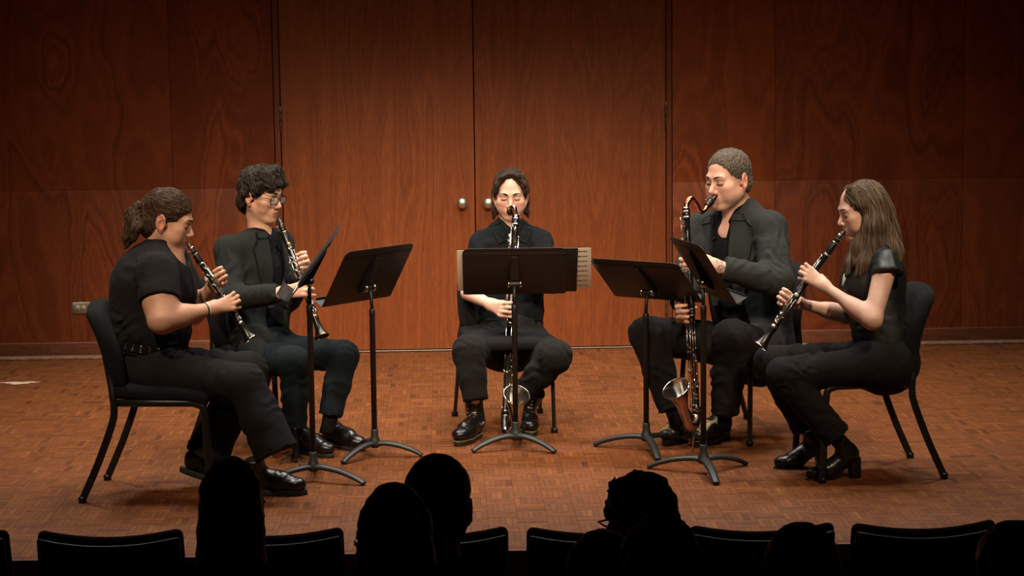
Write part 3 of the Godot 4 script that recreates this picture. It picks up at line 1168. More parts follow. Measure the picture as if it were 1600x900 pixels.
func make_small_things() -> void:
	var a: Dictionary = stands[0]
	var s1 := sheet(a, "sheet_music", "sheets of music standing on the edge-on stand at left", "sheet music", 0.36, 0.3, 0.02, 0.03, 0.0, 0.004, M.paper)
	staff_lines(s1, 0.36, 0.3, 8, 1)
	sheet(a, "music_folder", "dark folder rising above the edge-on stand at left", "folder", 0.46, 0.3, 0.0, 0.075, 0.0, 0.0075, M.folder, 0.003)
	var c: Dictionary = stands[2]
	sheet(c, "music_folder", "black folder behind the middle stand, sticking out to its right", "folder", 0.46, 0.3, -0.078, 0.0, 0.0, 0.004, M.folder, 0.003)
	var s2 := sheet(c, "sheet_music", "cream sheet of handwritten music sticking out right of the middle stand", "sheet music", 0.216, 0.28, -0.268, 0.004, -0.03, 0.0075, M.paper)
	staff_lines(s2, 0.216, 0.28, 8, 2, true)
	var s3 := sheet(c, "sheet_music", "white sheet showing as a strip left of the middle stand", "sheet music", 0.216, 0.28, 0.172, 0.0, 0.0, 0.0075, M.paper)
	staff_lines(s3, 0.216, 0.28, 8, 3)
	for q in [[stands[1], "sheet of music on the slanting stand left of the middle", 4], [stands[3], "sheet of music on the slanting stand right of the middle", 5], [stands[4], "sheet of music on the stand before the big man", 6]]:
		var s := sheet(q[0], "sheet_music", q[1], "sheet music", 0.216, 0.28, 0.0, 0.0, 0.0, 0.003, M.paper)
		staff_lines(s, 0.216, 0.28, 8, q[2])
	# tape and a scuff on the floor
	var fl := get_node("floor") as Node3D
	var t0 := Vector3(0.037, 0, 0.254)
	var t1 := Vector3(0.022, -0, 1.161)
	part("tape", box(Vector3(0.022, 0.0008, absf(t1.z - t0.z)), 0.0003), M.tape, fl, Vector3(t0.x, 0.0004, (t0.z + t1.z) * 0.5) - fl.position)
	var sc := PackedVector2Array()
	for k in 26:
		var an := TAU * k / 26
		var rr := 1.0 + 0.25 * sin(an * 3.0) + 0.2 * sin(an * 7.0 + 1.0)
		sc.append(Vector2(cos(an) * 0.1 * rr, sin(an) * 0.045 * rr))
	part("scuff", plate(sc, 0.0006, 0.0001), M.scuff, fl, Vector3(-2.773, 0, 1.007) + Vector3(0, 0.0003, 0) - fl.position).rotation.x = -PI / 2
	# the clarinet peg on the floor by the shoes of the player with glasses
	var pg := Vector3(-0.928, 0, 3.508)
	var o := thing("instrument_peg", "small black clarinet peg with wire feet on the floor", "instrument stand", Vector3(pg.x, 0, pg.z))
	part("peg", lathe([[0.001, 0.17], [0.006, 0.169], [0.009, 0.16], [0.011, 0.1], [0.017, 0.05], [0.025, 0.03], [0.025, 0.024], [0.001, 0.024]], 18), M.ebony, o)
	for k in 5:
		var an := TAU * k / 5 + 0.3
		var dr := Vector3(sin(an), 0, cos(an))
		part("foot", tube([dr * 0.01 + Vector3(0, 0.022, 0), dr * 0.05 + Vector3(0, 0.016, 0), dr * 0.09 + Vector3(0, 0.003, 0)], 0.0028, 6), M.stand_base, o)

# ---------------------------------------------------------------- clarinets
# built along its own y axis from the mouthpiece tip to the bell; z is the side with the finger holes
func key_cup(r: float) -> ArrayMesh:
	return lathe([[0.001, 0.0036], [r * 0.5, 0.0033], [r * 0.88, 0.002], [r, 0.0008], [r * 0.95, -0.001], [0.001, -0.001]], 14)

func clarinet(called: String, label: String, tip: Vector3, bell: Vector3, front: Vector3, s: float, ring: Material) -> Node3D:
	var o := thing(called, label, "clarinet", bell)
	var ax := (bell - tip).normalized()
	var len := tip.distance_to(bell)
	var bs := frame(ax, front)
	o.transform = Transform3D(bs, tip)
	var u := len / 0.66
	var mouth := lathe([[0.001, 0.0], [0.0035, 0.001], [0.0075, 0.014], [0.0105, 0.026], [0.0125, 0.034], [0.0135, 0.06], [0.0142, 0.066], [0.0142, 0.078], [0.0125, 0.08], [0.0125, 0.086], [0.001, 0.086]], 20)
	var st := func(m: Mesh) -> Mesh: return merge([[m, Transform3D(Basis.from_scale(Vector3(s, u, s)), Vector3.ZERO)]])
	var mp := part("mouthpiece", st.call(mouth), M.rubber, o)
	mp.transform = Transform3D(Basis(Vector3.RIGHT, 0.0), Vector3.ZERO)
	var lig := part("ligature", st.call(lathe([[0.0136, 0.038], [0.0146, 0.038], [0.0149, 0.045], [0.0149, 0.058], [0.0146, 0.064], [0.0136, 0.064]], 20)), M.silver if ring == M.silver else M.rubber, o)
	for y in [0.044, 0.057]:
		part("screw", st.call(merge([[tube([Vector3(-0.012, y, -0.0165), Vector3(0.016, y, -0.0165)], 0.0017, 6), Transform3D()], [lathe([[0.001, -0.002], [0.0035, -0.002], [0.0035, 0.002], [0.001, 0.002]], 10), Transform3D(Basis(Vector3.BACK, PI / 2), Vector3(0.0175, y, -0.0165))]])), M.silver, lig)
	part("barrel", st.call(lathe([[0.012, 0.084], [0.0155, 0.084], [0.0158, 0.09], [0.0172, 0.11], [0.0172, 0.128], [0.0158, 0.145], [0.0155, 0.15], [0.012, 0.15]], 22)), M.ebony, o)
	var uj := part("upper_joint", st.call(lathe([[0.012, 0.15], [0.0152, 0.15], [0.0152, 0.158], [0.0135, 0.165], [0.0132, 0.36], [0.015, 0.366], [0.015, 0.376], [0.012, 0.376]], 22)), M.ebony, o)
	var lj := part("lower_joint", st.call(lathe([[0.012, 0.377], [0.0158, 0.377], [0.0158, 0.39], [0.0142, 0.396], [0.0146, 0.53], [0.0165, 0.537], [0.0165, 0.55], [0.012, 0.55]], 22)), M.ebony, o)
	var bl := part("bell", st.call(lathe([[0.012, 0.55], [0.0178, 0.55], [0.0182, 0.56], [0.0168, 0.575], [0.0172, 0.595], [0.0205, 0.62], [0.0265, 0.64], [0.0345, 0.655], [0.0375, 0.66], [0.0345, 0.6595], [0.025, 0.645], [0.016, 0.615], [0.0125, 0.58], [0.0115, 0.555]], 28)), M.ebony, o)
	part("rim", st.call(lathe([[0.0366, 0.6555], [0.0382, 0.657], [0.0386, 0.66], [0.0376, 0.6625], [0.0362, 0.662]], 28)), ring, bl)
	for q in [[0.084, 0.0163], [0.148, 0.0163], [0.152, 0.016], [0.373, 0.0158], [0.38, 0.0166], [0.547, 0.0172], [0.553, 0.0187]]:
		part("ring", st.call(lathe([[q[1] - 0.002, q[0] - 0.0028], [q[1], q[0] - 0.0024], [q[1] + 0.0004, q[0]], [q[1], q[0] + 0.0024], [q[1] - 0.002, q[0] + 0.0028]], 20)), ring, o)
	# key work: rods on posts, cups on arms, rings round the finger holes
	var met: Material = M.silver
	for q in [[uj, 0.178, 0.35, 0.55], [uj, 0.19, 0.345, -0.7], [uj, 0.2, 0.33, 2.2], [lj, 0.4, 0.525, 0.65], [lj, 0.405, 0.52, -0.75], [lj, 0.4, 0.5, -1.6]]:
		var dir := Vector3(sin(q[3]), 0, cos(q[3]))
		var off: Vector3 = dir * 0.0178
		part("key_rod", st.call(tube([off + Vector3(0, q[1], 0), off + Vector3(0, q[2], 0)], 0.0018, 8)), met, q[0])
		var n := 4
		var posts := []
		for k in n:
			var y := lerpf(q[1], q[2], float(k) / (n - 1))
			posts.append([tube([dir * 0.013 + Vector3(0, y, 0), off + Vector3(0, y, 0)], 0.0014, 6), Transform3D()])
			posts.append([tube([off + Vector3(0, y - 0.003, 0), off + Vector3(0, y + 0.003, 0)], 0.0028, 8), Transform3D()])
		part("posts", st.call(merge(posts)), met, q[0]).set_meta("kind", "stuff")
	for q in [[uj, 0.172, 0.1, 0.0058], [uj, 0.188, 0.9, 0.005], [uj, 0.207, -0.5, 0.0055], [uj, 0.232, 1.2, 0.005], [uj, 0.262, 1.0, 0.005], [uj, 0.3, 1.25, 0.0055], [uj, 0.335, -1.1, 0.0055], [uj, 0.352, 0.9, 0.005], [lj, 0.396, 1.1, 0.006], [lj, 0.425, -1.2, 0.006], [lj, 0.463, 0.95, 0.0075], [lj, 0.488, -0.2, 0.0085], [lj, 0.512, 0.35, 0.009], [lj, 0.533, -0.45, 0.009]]:
		var dir := Vector3(sin(q[2]), 0, cos(q[2]))
		var side := Vector3(cos(q[2]), 0, -sin(q[2]))
		var c := merge([[key_cup(q[3]), Transform3D(Basis(side, dir, side.cross(dir)), dir * 0.0155 + Vector3(0, q[1], 0))],
			[tube([dir * 0.0185 + Vector3(0, q[1], 0), dir * 0.0195 + side * 0.004 + Vector3(0, q[1] - 0.008, 0), dir * 0.0175 + side * 0.008 + Vector3(0, q[1] - 0.017, 0)], 0.0016, 6), Transform3D()]])
		part("key", st.call(c), met, q[0])
	for q in [[uj, 0.25], [uj, 0.281], [uj, 0.312], [lj, 0.412], [lj, 0.438], [lj, 0.47]]:
		var t := merge([[torus(0.0068, 0.0013, 16, 6), Transform3D(Basis(Vector3.RIGHT, PI / 2), Vector3(0, q[1], 0.0165))], [tube([Vector3(0.006, q[1], 0.0165), Vector3(0.013, q[1], 0.0145)], 0.0015, 6), Transform3D()]])
		part("ring_key", st.call(t), met, q[0])
	return o

# bass clarinet: body from top to bottom, neck along its points to the mouthpiece tip, bell rising in front
func bass_clarinet(label: String, top: Vector3, bottom: Vector3, front: Vector3, neck: Array, neck_metal: Material, mouth_tip: Vector3, bow: Array, rim_at: Vector3, rim_dir: Vector3, rim_r: float, bell_metal: Material) -> Node3D:
	var o := thing("bass_clarinet", label, "bass clarinet", Vector3(bottom.x, 0.0, bottom.z))
	var ax := (bottom - top).normalized()
	var len := top.distance_to(bottom)
	var bs := frame(ax, front)
	var put := func(called: String, m: Mesh, mt: Material, parent: Node3D) -> MeshInstance3D:
		var p := part(called, m, mt, parent)
		p.transform = Transform3D(bs, top - o.position) if parent == o else Transform3D()
		return p
	var half := len * 0.48
	var uj: MeshInstance3D = put.call("upper_joint", lathe([[0.012, 0.0], [0.0195, 0.0], [0.0195, 0.03], [0.017, 0.036], [0.017, half - 0.03], [0.02, half - 0.024], [0.02, half], [0.012, half]], 24), M.ebony, o)
	var lj: MeshInstance3D = put.call("lower_joint", lathe([[0.012, half], [0.0205, half], [0.0205, half + 0.03], [0.0178, half + 0.035], [0.0185, len - 0.03], [0.021, len - 0.024], [0.021, len], [0.012, len]], 24), M.ebony, o)
	for y in [0.002, 0.03, half - 0.001, half + 0.028, len - 0.026, len - 0.002]:
		put.call("ring", lathe([[0.019, y - 0.004], [0.0215, y - 0.0035], [0.0222, y], [0.0215, y + 0.0035], [0.019, y + 0.004]], 24), M.silver, o)
	# emblem on the front of the upper joint
	put.call("emblem", merge([[plate(PackedVector2Array([Vector2(0, -0.018), Vector2(0.009, 0), Vector2(0, 0.018), Vector2(-0.009, 0)]), 0.002), shift(Vector3(0, 0.062, 0.0172))]]), M.silver, uj)
	put.call("maker_mark", merge([[torus(0.0045, 0.0007, 14, 5), Transform3D(Basis(Vector3.RIGHT, PI / 2), Vector3(0, 0.112, 0.0172))], [tube([Vector3(0, 0.117, 0.0172), Vector3(0, 0.127, 0.0172)], 0.0008, 5), Transform3D()], [tube([Vector3(-0.006, 0.125, 0.0172), Vector3(0.006, 0.125, 0.0172)], 0.0008, 5), Transform3D()]]), M.gold, uj)
	var np := []
	for p in neck:
		np.append(p - o.position)
	var nc := curve(np, 8)
	var nr := []
	for i in nc.size():
		nr.append(lerpf(0.0145, 0.0105, float(i) / (nc.size() - 1)))
	var nk := part("neck", tube(nc, nr, 16), neck_metal, o)
	var a: Vector3 = neck[0] - o.position
	part("neck_socket", tube([a + ax * 0.02, a - ax * 0.012, a - ax * 0.018], [0.0185, 0.0185, 0.016], 18), M.silver, nk)
	part("register_key", merge([[tube([nc[6] + front * 0.018, nc[10] + Vector3(0, 0.017, 0)], 0.002, 6), Transform3D()], [key_cup(0.006), shift(nc[10] + Vector3(0, 0.014, 0))]]), M.silver, nk)
	var e: Vector3 = neck[-1] - o.position
	var md: Vector3 = (mouth_tip - neck[-1]).normalized()
	var mp := part("mouthpiece", lathe([[0.001, 0.0], [0.0045, 0.001], [0.0095, 0.022], [0.013, 0.04], [0.0155, 0.06], [0.0165, 0.075], [0.0165, 0.088], [0.013, 0.092], [0.001, 0.092]], 18), M.rubber, o)
	mp.transform = Transform3D(frame(-md, Vector3.UP), mouth_tip - o.position)
	var lg := part("ligature", lathe([[0.0145, 0.046], [0.0168, 0.046], [0.0178, 0.06], [0.0182, 0.074], [0.0165, 0.076]], 18), M.silver if neck_metal == M.silver else M.rubber, mp)
	for y in [0.052, 0.068]:
		for sx in [-1.0, 1.0]:
			part("screw", lathe([[0.001, -0.003], [0.0035, -0.003], [0.0035, 0.003], [0.001, 0.003]], 8), M.silver, lg, Vector3(sx * 0.014, y, 0.018)).rotation.z = PI / 2
	# bow and bell
	var bp := []
	for p in bow:
		bp.append(p - o.position)
	var bc := curve(bp, 8)
	var br := []
	for i in bc.size():
		var t := float(i) / (bc.size() - 1)
		br.append(0.019 + 0.003 * t)
	var bw := part("bow", tube(bc, br, 20, 1.0, Vector3.ZERO, false), bell_metal, o)
	var last: Vector3 = bc[-1]
	rim_dir = rim_dir.normalized()
	var rim := rim_at - o.position
	var rd := rim_dir
	var pts := []
	var rr := []
	var t0: Vector3 = (bc[-1] - bc[-3]).normalized()
	var span := last.distance_to(rim)
	for k in 13:
		var t := k / 12.0
		pts.append(last.bezier_interpolate(last + t0 * span * 0.4, rim - rd * span * 0.4, rim, t))
		rr.append(lerpf(br[-1], rim_r, pow(t, 3.4)) + 0.05 * t * (1.0 - t) * t)
	var outer := tube(pts, rr, 28, 1.0, Vector3.ZERO, false)
	var ri := []
	for k in rr.size():
		ri.append(rr[k] - 0.0016)
	var bell := part("bell", outer, bell_metal, o)
	part("lining", tube(pts, ri, 28, 1.0, Vector3.ZERO, false), M.silver, bell)
	var rm := part("rim", torus(rim_r - 0.0005, 0.0028, 32, 8), M.silver, bell)
	rm.transform = Transform3D(frame(rd, Vector3(0.1, 0.2, 0.97)), rim)
	part("bow_guard", tube([bc[3] + Vector3(0, -0.012, 0), bc[6] + Vector3(0, -0.024, 0), bc[9] + Vector3(0, -0.016, 0)], 0.004, 8), M.silver, bw)
	var low: Vector3 = bow[bow.size() / 2] - o.position
	part("floor_peg", tube([low, Vector3(low.x - 0.01, 0.004, low.z - 0.01)], 0.004, 8), M.silver, o)
	# key work
	for q in [[0.06, half - 0.03, 0.9], [0.1, half - 0.04, -0.8], [0.14, half - 0.04, 1.3], [half + 0.03, len - 0.04, 0.75], [half + 0.03, len - 0.05, -0.3], [half + 0.05, len - 0.1, -0.75], [half + 0.06, len - 0.14, -1.2]]:
		var dir := Vector3(sin(q[2]), 0, cos(q[2]))
		var off: Vector3 = dir * 0.026
		part("key_rod", tube([off + Vector3(0, q[0], 0), off + Vector3(0, q[1], 0)], 0.0026, 8), M.silver, uj if q[0] < half else lj)
		var posts := []
		var n := 6
		for k in n:
			var y := lerpf(q[0], q[1], float(k) / (n - 1))
			posts.append([tube([dir * 0.016 + Vector3(0, y, 0), off + Vector3(0, y, 0)], 0.002, 6), Transform3D()])
			posts.append([tube([off + Vector3(0, y - 0.005, 0), off + Vector3(0, y + 0.005, 0)], 0.0042, 8), Transform3D()])
		part("posts", merge(posts), M.silver, uj if q[0] < half else lj).set_meta("kind", "stuff")
	var ys := [0.05, 0.15, 0.2, 0.25, 0.3, 0.345, 0.395]
	for k in 7:
		var y: float = ys[k] / 0.42 * half
		_bass_key(uj, y, [0.2, -0.6, 0.5, -0.1, 0.1, -0.4, 0.8][k], [0.007, 0.008, 0.011, 0.011, 0.011, 0.008, 0.009][k])
	for k in 8:
		var y := half + 0.06 + k * (len - half - 0.09) / 7.0
		_bass_key(lj, y, [0.15, -0.9, 0.15, -1.2, 0.5, -1.1, -0.9, -1.2][k], [0.011, 0.012, 0.011, 0.014, 0.012, 0.015, 0.015, 0.016][k])
	return o

func _bass_key(parent: Node3D, y: float, ang: float, r: float) -> void:
	var dir := Vector3(sin(ang), 0, cos(ang))
	var side := Vector3(cos(ang), 0, -sin(ang))
	part("key", merge([[key_cup(r), Transform3D(Basis(side, dir, side.cross(dir)).scaled_local(Vector3(1, 1.6, 1)), dir * 0.02 + Vector3(0, y, 0))],
		[tube([dir * 0.0255 + Vector3(0, y, 0), dir * 0.028 + side * 0.007 + Vector3(0, y - 0.01, 0), dir * 0.026 + side * 0.014 + Vector3(0, y - 0.026, 0)], 0.0024, 6), Transform3D()]]), M.silver, parent)

func make_instruments() -> void:
	var p: Dictionary = P[0]
	clarinet("clarinet", "short black clarinet with silver keys held by the player with the ponytail", p.tip, p.bell, p.front, 0.9, M.silver)
	p = P[1]
	clarinet("clarinet", "black clarinet with golden rings held by the player with glasses", p.tip, p.bell, p.front, 1.0, M.gold)
	p = P[4]
	clarinet("clarinet", "long black clarinet held by the long-haired player at right", p.tip, p.bell, p.front, 1.0, M.silver)
	p = P[2]
	bass_clarinet("silver-necked bass clarinet between the knees of the middle player", p.tip, p.bell, p.front,
		[p.tip, Vector3(0.17, 1.12, 2.713), Vector3(0.164, 1.151, 2.725), Vector3(0.151, 1.146, 2.695), Vector3(0.146, 1.126, 2.661)], M.silver, Vector3(0.147, 1.148, 2.598),
		[p.bell, Vector3(0.094, 0.06, 2.933), Vector3(0.099, 0.02, 2.968), Vector3(0.12, 0.017, 3.02), Vector3(0.139, 0.05, 3.057)], Vector3(0.153, 0.235, 3.086), Vector3(0.18, 0.78, 0.6), 0.067, M.silver)
	p = P[3]
	bass_clarinet("copper-necked bass clarinet held by the big man", p.tip, p.bell, p.front,
		[p.tip, Vector3(0.979, 1.207, 3.36), Vector3(1.002, 1.231, 3.348), Vector3(1.029, 1.205, 3.332), Vector3(1.05, 1.166, 3.317), Vector3(1.074, 1.167, 3.298), Vector3(1.096, 1.196, 3.275)], M.rose, Vector3(1.146, 1.237, 3.236),
		[p.bell, Vector3(1.018, 0.157, 3.436), Vector3(1.002, 0.135, 3.469), Vector3(0.973, 0.141, 3.497), Vector3(0.956, 0.176, 3.513)], Vector3(0.902, 0.334, 3.553), Vector3(-0.45, 0.78, 0.45), 0.068, M.rose_silver)

# ---------------------------------------------------------------- people
var P := []

func simple_noise(seed_: int, freq := 1.0, octaves := 2) -> FastNoiseLite:
	var n := FastNoiseLite.new()
	n.seed = seed_
	n.noise_type = FastNoiseLite.TYPE_SIMPLEX
	n.frequency = freq
	n.fractal_octaves = octaves
	return n

func fold(f: Solid, at: Vector3, dir: Vector3, wave: float, amp: float, radius: float) -> void:
	var d := dir.normalized()
	var c := d.cross(Vector3(0.3, 0.5, 0.8)).normalized()
	f.folds.append([at, d * TAU / wave, amp, 1.0 / (radius * radius), c * TAU / (wave * 5.0)])

# head frame: x to the person's left, y up, z out of the face; s scales a head 0.235 m high
func head_frame(centre: Vector3, face: Vector3, s: float, roll := 0.0) -> Transform3D:
	var z := face.normalized()
	var x := Vector3.UP.cross(z).normalized()
	var y := z.cross(x)
	var b := Basis(x, y, z) * Basis(Vector3.BACK, roll)
	return Transform3D(b.scaled_local(Vector3.ONE * s), centre)

func head_solid(T: Transform3D, s: float, neck: Vector3, neck_r: float, o: Dictionary) -> Solid:
	var f := Solid.new()
	var b := T.basis.orthonormalized()
	var e := func(c: Vector3, r: Vector3, k: float, op := 0) -> void: f.ball(T * c, b, r * s, k * s, op)
	var l := func(a: Vector3, c: Vector3, ra: float, rb: float, k: float, op := 0) -> void: f.cone(T * a, T * c, ra * s, rb * s, k * s, 1.0, Vector3.ZERO, op)
	var wide: float = o.get("wide", 1.0)
	e.call(Vector3(0, 0.035, -0.008), Vector3(0.076, 0.088, 0.096), 0.01)
	e.call(Vector3(0, -0.035, 0.03), Vector3(0.059 * wide, 0.08, 0.06), 0.03)
	l.call(Vector3(-0.03, 0.021, 0.076), Vector3(0.03, 0.021, 0.076), 0.015, 0.015, 0.02)
	for x in [-1.0, 1.0]:
		l.call(Vector3(x * 0.053 * wide, -0.05, 0.0), Vector3(x * 0.02, -0.099, 0.06), 0.02 * wide, 0.017, 0.025)
		e.call(Vector3(x * 0.041, -0.022, 0.057), Vector3(0.028, 0.025, 0.027), 0.022)
		if o.get("puff", 0.0) > 0.0:
			e.call(Vector3(x * 0.043, -0.055, 0.05), Vector3(0.028, 0.028, 0.03) * o.puff, 0.02)
	e.call(Vector3(0, -0.1, 0.074), Vector3(0.023, 0.017, 0.018), 0.016)
	e.call(Vector3(0, -0.066, 0.076), Vector3(0.03, 0.024, 0.022), 0.016)
	for x in [-1.0, 1.0]:
		e.call(Vector3(x * 0.0315, 0.005, 0.101), Vector3(0.02, 0.0125, 0.016), 0.015, 1)
		e.call(Vector3(x * 0.0315, 0.002, 0.0762), Vector3(0.0172, 0.0122, 0.0142), 0.003)
		l.call(Vector3(x * 0.018, 0.0215, 0.0885), Vector3(x * 0.043, 0.022, 0.078), 0.0045, 0.004, 0.014)
	var nz: float = o.get("nose", 1.0)
	l.call(Vector3(0, 0.008, 0.084), Vector3(0, -0.032, 0.094 + 0.013 * nz), 0.0075, 0.0112 * nz, 0.012)
	for x in [-1.0, 1.0]:
		e.call(Vector3(x * 0.0125, -0.038, 0.0935), Vector3(0.0082, 0.0075, 0.011), 0.006)
		e.call(Vector3(x * 0.0065, -0.0435, 0.1), Vector3(0.0035, 0.003, 0.0045), 0.003, 1)
	l.call(Vector3(-0.018, -0.063, 0.0885), Vector3(0, -0.0605, 0.0935), 0.0045, 0.006, 0.004)
	l.call(Vector3(0, -0.0605, 0.0935), Vector3(0.018, -0.063, 0.0885), 0.006, 0.0045, 0.004)
	l.call(Vector3(-0.015, -0.074, 0.0885), Vector3(0.015, -0.074, 0.0885), 0.0058, 0.0058, 0.005)
	l.call(Vector3(-0.021, -0.0682, 0.1), Vector3(0.021, -0.0682, 0.1), 0.0032, 0.0032, 0.003, 1)
	for x in [-1.0, 1.0]:
		var eb := b * Basis(Vector3.UP, x * 0.35) * Basis(Vector3.RIGHT, -0.12)
		f.ball(T * Vector3(x * 0.081, -0.004, -0.012), eb, Vector3(0.0095, 0.036, 0.023) * s, 0.006 * s)
		f.ball(T * Vector3(x * 0.078, -0.036, -0.003), eb, Vector3(0.008, 0.013, 0.01) * s, 0.006 * s)
		f.ball(T * Vector3(x * 0.0915, -0.006, -0.006), eb, Vector3(0.0125, 0.02, 0.0125) * s, 0.003 * s, 1)
		f.ball(T * Vector3(x * 0.091, 0.015, -0.014), eb, Vector3(0.008, 0.011, 0.013) * s, 0.003 * s, 1)
		f.ball(T * Vector3(x * 0.08, -0.01, 0.009), eb, Vector3(0.006, 0.008, 0.005) * s, 0.004 * s)
	f.cone(T * Vector3(0, -0.045, -0.028), neck, 0.052 * s, neck_r, 0.03 * s)
	return f

func skin_tone(T: Transform3D, base: Color, o: Dictionary) -> Callable:
	var inv := T.affine_inverse()
	var lip: Color = o.get("lip", Color(base.r * 0.82, base.g * 0.52, base.b * 0.52))
	var rosy := Color(base.r * 1.0, base.g * 0.72, base.b * 0.7)
	var mott := simple_noise(91, 30.0, 3)
	var stubble: float = o.get("stubble", 0.0)
	var ink = o.get("ink", null)
	return func(p: Vector3) -> Color:
		var q: Vector3 = inv * p
		var c := base
		var m := mott.get_noise_3dv(p)
		c = c * (1.0 + 0.06 * m)
		if q.length() < 0.17:
			var ax := absf(q.x)
			var blush := exp(-(pow((ax - 0.043) / 0.022, 2.0) + pow((q.y + 0.035) / 0.022, 2.0))) * 0.55 * smoothstep(0.0, 0.05, q.z)
			blush = maxf(blush, 0.5 * exp(-(q.x * q.x / 0.0002 + pow((q.y + 0.034) / 0.014, 2.0))) * smoothstep(0.09, 0.105, q.z))
			blush = maxf(blush, 0.75 * smoothstep(0.075, 0.083, ax) * smoothstep(0.06, 0.03, absf(q.y)))
			c = c.lerp(rosy, blush)
			if stubble > 0.0:
				var z := smoothstep(-0.035, -0.06, q.y) * smoothstep(-0.13, -0.115, q.y) * smoothstep(-0.02, 0.03, q.z)
				c = c.lerp(Color(c.r * 0.62, c.g * 0.6, c.b * 0.62), stubble * z * (0.7 + 0.3 * m))
			if q.z > 0.07 and ax < 0.023:
				var h := 1.0 - ax / 0.024
				var d := absf(q.y + 0.0675)
				if d < 0.0045 + 0.0085 * sqrt(maxf(h, 0.0)):
					c = c.lerp(lip, 0.85)
				if d < 0.0018:
					c = Color(c.r * 0.55, c.g * 0.5, c.b * 0.5)
			if q.z > 0.072 and absf(ax - 0.0315) < 0.018 and absf(q.y - 0.002) < 0.013:
				c = Color(c.r * 0.96, c.g * 0.91, c.b * 0.9)
		if ink != null:
			var t: float = (p - ink[0]).dot(ink[1])
			if t > -0.005 and t < ink[2] and p.distance_to(ink[0]) < 0.12 and mott.get_noise_3dv(p * 1.6) > 0.08:
				c = c.lerp(Color(0.12, 0.13, 0.14), 0.75)
		c.a = 1.0
		return c

func hair_tone(base: Color, from: Vector3, freq: float, seed_: int) -> Callable:
	var n := simple_noise(seed_, 1.0, 3)
	return func(p: Vector3) -> Color:
		var k := 1.0 + 0.85 * n.get_noise_3dv((p - from).normalized() * freq * 1.4)
		return Color(base.r * k, base.g * k, base.b * k)

# brows and lash lines laid on the face
func face_hair(person: Node3D, f: Solid, T: Transform3D, brow: Material, thick := 1.0, open := 0.0) -> void:
	var b := T.basis.orthonormalized()
	var s := T.basis.x.length()
	for x in [-1.0, 1.0]:
		var pts := []
		var rr := []
		for k in 8:
			var t := k / 7.0
			var q := Vector3(x * lerpf(0.013, 0.049, t), 0.0235 + 0.0055 * sin(t * 2.3), 0.16)
			pts.append(f.hit(T * q, -b.z) + b.z * 0.0005)
			rr.append(s * thick * (0.0032 * sin(clampf(t + 0.25, 0.0, 1.0) * PI * 0.95) + 0.0009))
		world_part("eyebrow", tube(pts, rr, 6, 0.5, b.z), brow, person)
		pts = []
		for k in 8:
			var t := k / 7.0
			var q := Vector3(x * lerpf(0.0175, 0.046, t), -0.002 - 0.0035 * sin(t * PI) - 0.001 * t + open, 0.16)
			pts.append(f.hit(T * q, -b.z) + b.z * 0.0006)
		world_part("eyelash", tube(pts, s * 0.0017, 5), M.lash, person)

func chain(f: Solid, pts: Array, rr: Array, k: float) -> void:
	for i in pts.size() - 1:
		f.cone(pts[i], pts[i + 1], rr[i], rr[i + 1], k)

# a hand on an instrument. c: point on its axis under the middle of the hand, ax: along it towards the bell,
# front: side with the holes, side: where the knuckles are; gives back the wrist
func hand_on(f: Solid, c: Vector3, ax: Vector3, front: Vector3, side: Vector3, rad: float, elbow: Vector3, s: float, lift := 0.0, reach := 0.05) -> Vector3:
	ax = ax.normalized()
	front = (front - ax * front.dot(ax)).normalized()
	side = (side - ax * side.dot(ax)).normalized()
	var kc := c + side * reach * s + front * (0.024 + lift) * s
	var w := kc + (elbow - kc).normalized() * 0.088 * s - front * 0.012 * s
	var offs := [-0.036, -0.0125, 0.0115, 0.034]
	var len := [0.078, 0.086, 0.08, 0.064]
	var fr := [0.0088, 0.0092, 0.0086, 0.0076]
	for i in 4:
		var k: Vector3 = kc + ax * offs[i] * 0.78 * s + side * [0.0, -0.004, 0.0, 0.007][i] * s + front * [0.0, 0.003, 0.001, -0.005][i] * s
		var tip: Vector3 = c + ax * offs[i] * s + front * (rad + 0.006 + lift * 0.6 + [0.004, 0.0, 0.006, 0.012][i]) - side * (0.002 + 0.004 * i) * s
		var d: Vector3 = tip - k
		var bow := sqrt(maxf(len[i] * len[i] * s * s - d.length_squared(), 0.0)) * 0.5
		var up := (front + side * 0.25)
		up = (up - d.normalized() * up.dot(d.normalized())).normalized()
		var m1: Vector3 = k + d * 0.42 + up * bow * 0.95
		var m2: Vector3 = k + d * 0.78 + up * bow * 0.72
		chain(f, [k, m1, m2, tip], [fr[i] * 1.08 * s, fr[i] * s, fr[i] * 0.92 * s, fr[i] * 0.8 * s], 0.004)
	for i in 4:
		var k: Vector3 = kc + ax * offs[i] * 0.78 * s + front * [0.0, 0.003, 0.001, -0.005][i] * s - front * 0.004 * s
		f.cone(w + ax * offs[i] * 0.3 * s, k, 0.017 * s, 0.0112 * s, 0.012)
	var tb := w + (kc - w) * 0.38 - ax * 0.022 * s - front * 0.012 * s
	var tt := c - ax * 0.022 * s - front * (rad + 0.008) - side * 0.004
	var tm := tb.lerp(tt, 0.55) - ax * 0.012 * s - front * 0.006 * s
	f.cone(w, tb, 0.017 * s, 0.015 * s, 0.012)
	chain(f, [tb, tm, tt], [0.0145 * s, 0.0105 * s, 0.0086 * s], 0.006)
	return w

func limb(f: Solid, a: Vector3, b: Vector3, ra: float, rb: float, k := 0.03) -> void:
	f.cone(a, b, ra, rb, k)

